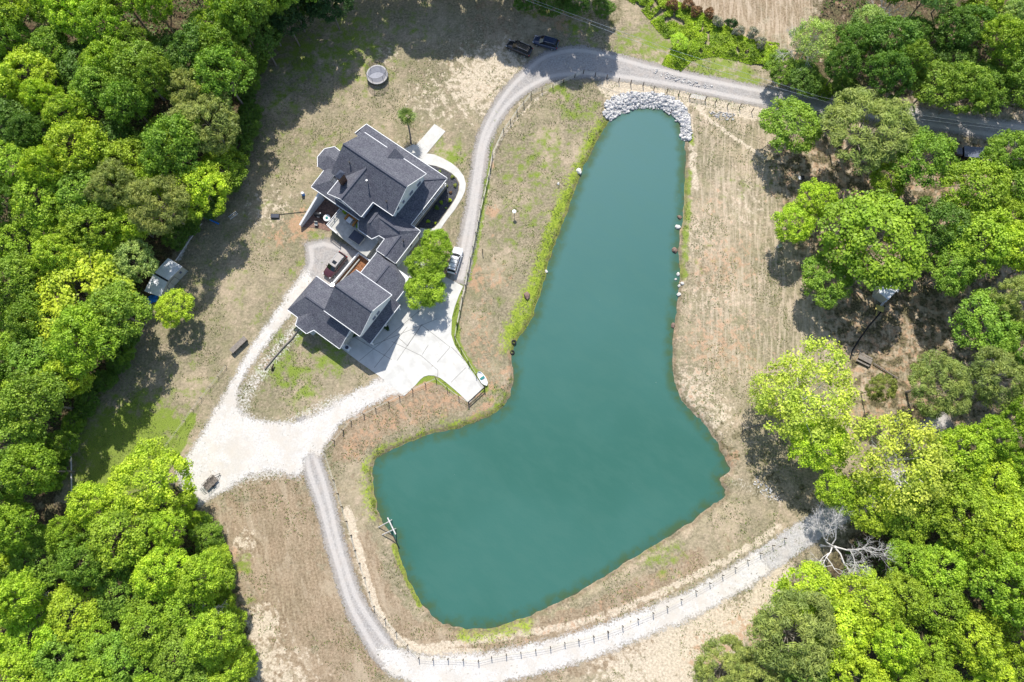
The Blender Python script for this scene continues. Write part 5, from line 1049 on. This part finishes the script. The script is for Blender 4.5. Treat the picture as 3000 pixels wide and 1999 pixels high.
edge_row([(700,20),(640,60),(600,120),(575,220),(565,320),(550,400),(500,455),(450,505),(415,560),(395,590)], 'dark green understory shrub along the upper left wood edge', 1, ['deep','mid','deep'])
edge_row([(318,740),(300,800),(240,875),(190,950),(150,1015),(138,1080),(132,1160)], 'dark green understory shrub along the lower edge of the left wood', 2, ['deep','deep','mid'])
edge_row([(400,1130),(440,1170),(480,1220),(505,1290),(520,1370),(545,1460),(570,1568)], 'bright understory shrub along the edge of the brown field', 3, ['mid','fresh','lime'])
edge_row([(1790,185),(1880,205),(1960,225)], 'low green shrub between the wood and the upper lane', 5, ['deep','mid'])
# hedge of round bushes
for i, (x, y, ti, lb) in enumerate([(275,60,'red','red brown round bush, first from the left in the hedge row'),(445,55,'red','red brown round bush, second from the left in the hedge row'),(540,140,'red','rust orange round bush, third in the hedge row'),(690,165,'red','red brown round bush, fourth in the hedge row'),(785,262,'greyb','grey violet round bush, fifth in the hedge row'),(950,285,'dark','dark green round bush between grey ones in the hedge row'),(1040,372,'greyb','pale grey round bush right of the dark green one'),(1195,385,'greyb','grey round bush, last but one in the hedge row'),(1285,495,'greyb','grey green round bush at the right end of the hedge row')]):
    p = zU(x, y, 1.0)
    o = empty('bush', (p.x, p.y, 0), i*.7, lb, 'bush', 'round bushes in the hedge row'); o.scale = (1.0,1.0,1.25)
    c_ = bpy.data.objects.new('crown', SML.me); C.objects.link(c_); c_.parent = o; c_.location = (0,0,.3); c_.color = (*TINT[ti], 1)
for i, (x, y, s_, ti, lb) in enumerate([(1915,790,.35,'silver','small pale shrub at the top of the dark mulch bed'),(2060,855,.5,'olive','olive shrub high in the curved mulch bed'),(2090,955,.5,'olive','greyish shrub by the right rim of the mulch bed'),(1990,960,.45,'olive','dry looking shrub next to the porch corner'),(2040,1035,.4,'red','small red shrub in the mulch bed'),(2033,1128,.5,'yellow','yellow ball shrub in the mulch bed'),(1932,1150,.5,'fresh','green shrub in the porch shade of the mulch bed'),(1780,1368,.5,'lime','lime shrub in the lower mulch bed'),(1862,1386,.35,'yellow','tiny yellow shrub in the lower mulch bed'),(1880,1215,.6,'deep','dark shrub in the shaded middle of the mulch bed'),(1985,1215,.3,'silver','tiny pale shrub near the walk in the mulch bed')]):
    p = z1(x, y, .2); o = empty('shrub', (p.x, p.y, .03), i, lb, 'shrub', 'shrubs in the mulch bed'); o.scale = (s_*.62,)*3
    c_ = bpy.data.objects.new('foliage', SML.me); C.objects.link(c_); c_.parent = o; c_.location = (0,0,.1); c_.color = (*TINT[ti], 1)
for i, (pt, lb) in enumerate([(S(1134,962,.5),'dark round potted shrub at the right end of the garage doors'),(S(1039,982,.5),'dark round potted shrub between the garage bays'),(Wd(4.2,8.1,2.2),'green potted plant at the back corner of the patio railing'),(Wd(7.9,8.9,2.2),'green potted plant on the patio right of the benches'),(Wd(3.0,8.0,.6),'dark potted plant on the brick patio by the railing')]):
    zb = 1.7 if i in (2,3) else .06
    o = empty('potted_plant', (pt.x, pt.y, zb), i, lb, 'potted plant', 'potted plants'); MB().lathe((0,0,0), [(.22,0),(.3,.4),(.3,.45)], 14).build('pot', M['black'], o)
    c_ = bpy.data.objects.new('foliage', SML.me); C.objects.link(c_); c_.parent = o; c_.location = (0,0,.4); c_.scale = (.42,)*3; c_.color = (*(TINT['fresh'] if i in (2,3) else TINT['dark']), 1)
# palm
pb = S(1204,422,0); ptop = S(1190,341,5.2); t = empty('palm_tree', (pb.x,pb.y,0), 0, 'fan palm with a leaning slim trunk beside the front walk', 'palm'); of = Vector((pb.x,pb.y,0)); hd = ptop-of
MB().tube([(0,0,-.2), hd*.33+Vector((.15,0,0)), hd*.66+Vector((.1,0,0)), hd], [.2,.15,.14,.16], 9).build('trunk', M['bark'], t)
rg = np.random.RandomState(8); vv, qq, rr_ = [], [], []
for i in range(34):
    a = i*2.4; el = rg.uniform(-.45,1.3); d = Vector((math.cos(a)*math.cos(el), math.sin(a)*math.cos(el), math.sin(el))); side = d.cross(Vector((0,0,1))).normalized(); stem = hd+d*rg.uniform(.1,.85); up = side.cross(d)
    for j in range(9):
        th = (j-4)*.26; dd_ = (d*math.cos(th)+side*math.sin(th)).normalized(); pw_ = side*math.cos(th)*.07-d*math.sin(th)*.07; ln = rg.uniform(1.0,1.6)
        tip = stem+dd_*ln-Vector((0,0,.22)); mid = stem+dd_*ln*.5+up*.04; b0 = len(vv); vv += [tuple(stem), tuple(mid+pw_), tuple(tip), tuple(mid-pw_)]; qq.append((b0,b0+1,b0+2,b0+3)); rr_ += [rg.uniform(.2,1)]*4
me = mesh_np('fronds', np.array(vv), np.array(qq), M['leaf'], np.array(rr_)); o = bpy.data.objects.new('fronds', me); C.objects.link(o); o.parent = t; o.color = (.24,.30,.10,1)
# dead trees
def dead(src, zt, h, spread, label, seed, r0=.2, depth=5):
    p = S(src[0], src[1], zt); rg = random.Random(seed); t = empty('dead_tree', (p.x,p.y,0), 0, label, 'dead tree', 'bare bleached trees'); mt = MB(); mb = MB()
    mt.tube([(0,0,-.2),(.2,.1,h*.3),(0,.2,h*.45)], [r0*1.3,r0,r0*.8], 8)
    def br(p0, d, ln, r, k_):
        q = p0+d*ln; mid = (p0+q)/2+Vector((rg.uniform(-1,1),rg.uniform(-1,1),rg.uniform(-.5,.5)))*ln*.1
        mb.tube([p0, mid, q], [r, r*.8, r*.6], 4, False)
        if k_ == 0: return
        for _ in range(3 if k_ > 1 else 2):
            nd = (d+Vector((rg.uniform(-1,1),rg.uniform(-1,1),rg.uniform(-.6,.6)))*.85).normalized(); br(p0.lerp(q, rg.uniform(.55,1)), nd, ln*rg.uniform(.6,.85), r*.58, k_-1)
    for i in range(5):
        a = i*1.256+rg.uniform(-.3,.3); br(Vector((0,.2,h*rg.uniform(.3,.45))), Vector((math.cos(a)*.9,math.sin(a)*.9,.55)).normalized(), spread*.42, r0*.55, depth)
    mt.build('trunk', M['greybark'], t); mb.build('branches', M['greybark'], t)
dead((2470,1610), 8, 12, 7.4, 'large bleached bare tree at the left of the lower right wood', 1, .24, 6)
dead((2435,1735), 5, 7, 2.6, 'smaller bleached bare tree just below the large bare one', 2, .12, 4)
dead((2350,130), 7, 13, 5.0, 'bare grey tree at the left end of the upper right wood', 3, .15)
dead((2620,40), 8, 14, 5.5, 'tall bare forked tree in the upper right wood', 4, .2, 4)
dead((2900,480), 6, 8, 3.0, 'bare grey branches poking out near the flatbed truck', 5, .12, 4)
dead((560,1810), 12, 14, 3.2, 'bare grey crown poking out of the lower left wood', 6, .12, 4)
dead((60,1820), 12, 14, 3.6, 'bare grey crown at the left frame edge in the lower left wood', 7, .12, 4)
# weedy bank: one mass of tall plants
WB = [(1395,-30),(1470,20),(1510,70),(1545,105),(1535,120),(1520,150),(1565,165),(1590,140),(1640,130),(1700,142),(1760,160),(1800,150),(1790,100),(1720,90),(1640,40),(1560,5),(1500,-30)]
poly = polyW(WB); lo, hi = poly.min(0), poly.max(0); rg = np.random.RandomState(4); pts = rg.uniform(lo, hi, (90000,2)); pts = pts[inside(pts, poly)]
def vn(p, s, seed):   # cheap value noise
    r_ = np.random.RandomState(seed).rand(64,64); x, y = p[:,0]/s%64, p[:,1]/s%64; i, j = x.astype(int), y.astype(int); fx_, fy_ = x-i, y-j
    g_ = lambda a, b: r_[a%64, b%64]
    return (g_(i,j)*(1-fx_)+g_(i+1,j)*fx_)*(1-fy_)+(g_(i,j+1)*(1-fx_)+g_(i+1,j+1)*fx_)*fy_
hgt = .25+1.3*vn(pts,1.3,1)*vn(pts,4,2)*1.6; ed = np.clip(sdist(pts, poly)/1.2, .15, 1); keep = vn(pts,.9,3)*.6+vn(pts,2.3,33)*.4 > .33; pts, hgt, ed = pts[keep], hgt[keep], ed[keep]
c3 = np.stack([pts[:,0], pts[:,1], hgt*ed*rg.uniform(.5,1,len(pts))], 1); nn_ = rg.normal(0,.5,(len(pts),3))+np.array([0,0,.8])
me = leaf_mesh('tall_weeds', c3, nn_, .17, .9, np.clip(-.2+.75*vn(pts,1.0,5)+.65*vn(pts,2.7,15)+rg.uniform(-.25,.25,len(pts)),0,1), 6); o = bpy.data.objects.new('tall_weeds', me); C.objects.link(o); o.color = (.44,.56,.05,1); tag(o, 'bright green tall weeds covering the bank above the lane', 'weeds', kind='stuff')
# rough grass along the left bank, and undergrowth inside the woods
gp = []
for pts_, wd, n_ in (([(1400,285),(1355,370),(1315,455),(1283,540),(1255,635),(1222,705),(1190,770)],2.0,5000),([(1160,930),(1120,962),(1000,1002),(900,1037),(862,1062),(852,1130),(866,1180)],.6,3000),([(1140,258),(1118,400),(1092,570),(1060,670),(1043,740),(1052,800),(1085,855)],.3,2000)):
    Pl = polyW(spline(pts_, 4)); i = rg.randint(0, len(Pl)-1, n_); q = Pl[i]+(Pl[i+1]-Pl[i])*rg.rand(n_,1); gp.append(q+rg.normal(0,wd*.55,(n_,2)))
gp = np.concatenate(gp); hz_, s_ = heights(gp); ok = (s_ > .12) & (vn(gp,.8,8) > .45); gp, hz_ = gp[ok], hz_[ok]
me = leaf_mesh('bank_grass', np.stack([gp[:,0],gp[:,1],hz_+rg.uniform(.01,.07,len(gp))],1), rg.normal(0,.6,(len(gp),3))+np.array([0,0,.7]), .085, 1.1, rg.uniform(0,1,len(gp)), 12); o = bpy.data.objects.new('bank_grass', me); C.objects.link(o); o.color = (.26,.33,.05,1); tag(o, 'strip of bright rough grass along the left pond bank', 'grass', kind='stuff')
LW = polyW([(560,480),(620,330),(760,200),(900,130),(1080,190),(1130,240),(1080,330),(1060,600),(1170,700),(1240,600),(1350,330),(1400,200),(1600,240),(1740,330),(1780,600),(1820,800),(1700,1000),(1760,1200),(1500,1380),(1100,1480),(900,1440),(820,1200),(780,1050),(600,1100),(690,1120),(860,1500),(620,1568),(480,1200),(420,980),(240,1100),(170,1100),(240,900),(420,650)])
q = rg.uniform(LW.min(0), LW.max(0), (150000,2)); _, s_ = heights(q); kk = (s_ > .3) & ((vn(q,1.1,21)*.5+vn(q,6,22)*.5) > .56); q = q[kk]; tt = rg.rand(len(q))
for P_ex in (polyW(PLAZA), LANE, TRACK, GROAD, np.array([[p.x,p.y] for p in DRV]), np.array([list(Wd(*p)[:2]) for p in [(-6,-8),(17,-8),(19,4),(24,14),(24,26),(20,30),(7,30),(7,12),(-2,15)]]), np.array([[p.x,p.y] for p in wk])): q = q[~inside(q, P_ex)]
for nm_, sel, colr, lb_ in (('green_tufts', 0, (.20,.28,.05,1), 'scattered small green weed tufts over the open lawns'), ('dry_tufts', 1, (.30,.26,.15,1), 'scattered small dry straw tufts over the open lawns')):
    qq_ = q[sel::2]; hz2, _ = heights(qq_)
    me = leaf_mesh(nm_, np.stack([qq_[:,0],qq_[:,1],hz2+rg.uniform(.04,.12,len(qq_))],1), rg.normal(0,.6,(len(qq_),3))+np.array([0,0,.6]), .10, 1.2, rg.uniform(0,.8,len(qq_)), 31+sel); o = bpy.data.objects.new(nm_, me); C.objects.link(o); o.color = colr; tag(o, lb_, 'grass tufts', kind='stuff')
ug = []
for pg, n_ in ((WOOD_L,60000),(WOOD_BL,24000),(WOOD_BR,24000),(WOOD_TR,9000)):
    pg = [(min(max(x,-60),2420), min(max(y,-60),1640)) for x, y in pg]; pl = polyW(pg); q = rg.uniform(pl.min(0), pl.max(0), (n_,2)); ug.append(q[(sdist(q, pl) > 1.5) & (vn(q,3,9) > .45)])
ug = np.concatenate(ug); ht_ = .3+2.6*vn(ug,2.2,10)**2
me = leaf_mesh('undergrowth', np.stack([ug[:,0],ug[:,1],ht_*rg.uniform(.3,1,len(ug))],1), rg.normal(0,.5,(len(ug),3))+np.array([0,0,.8]), .30, .8, rg.uniform(0,.8,len(ug)), 13); o = bpy.data.objects.new('undergrowth', me); C.objects.link(o); o.color = (.14,.22,.04,1); tag(o, 'low dark green undergrowth on the floor of the woods', 'undergrowth', kind='stuff')
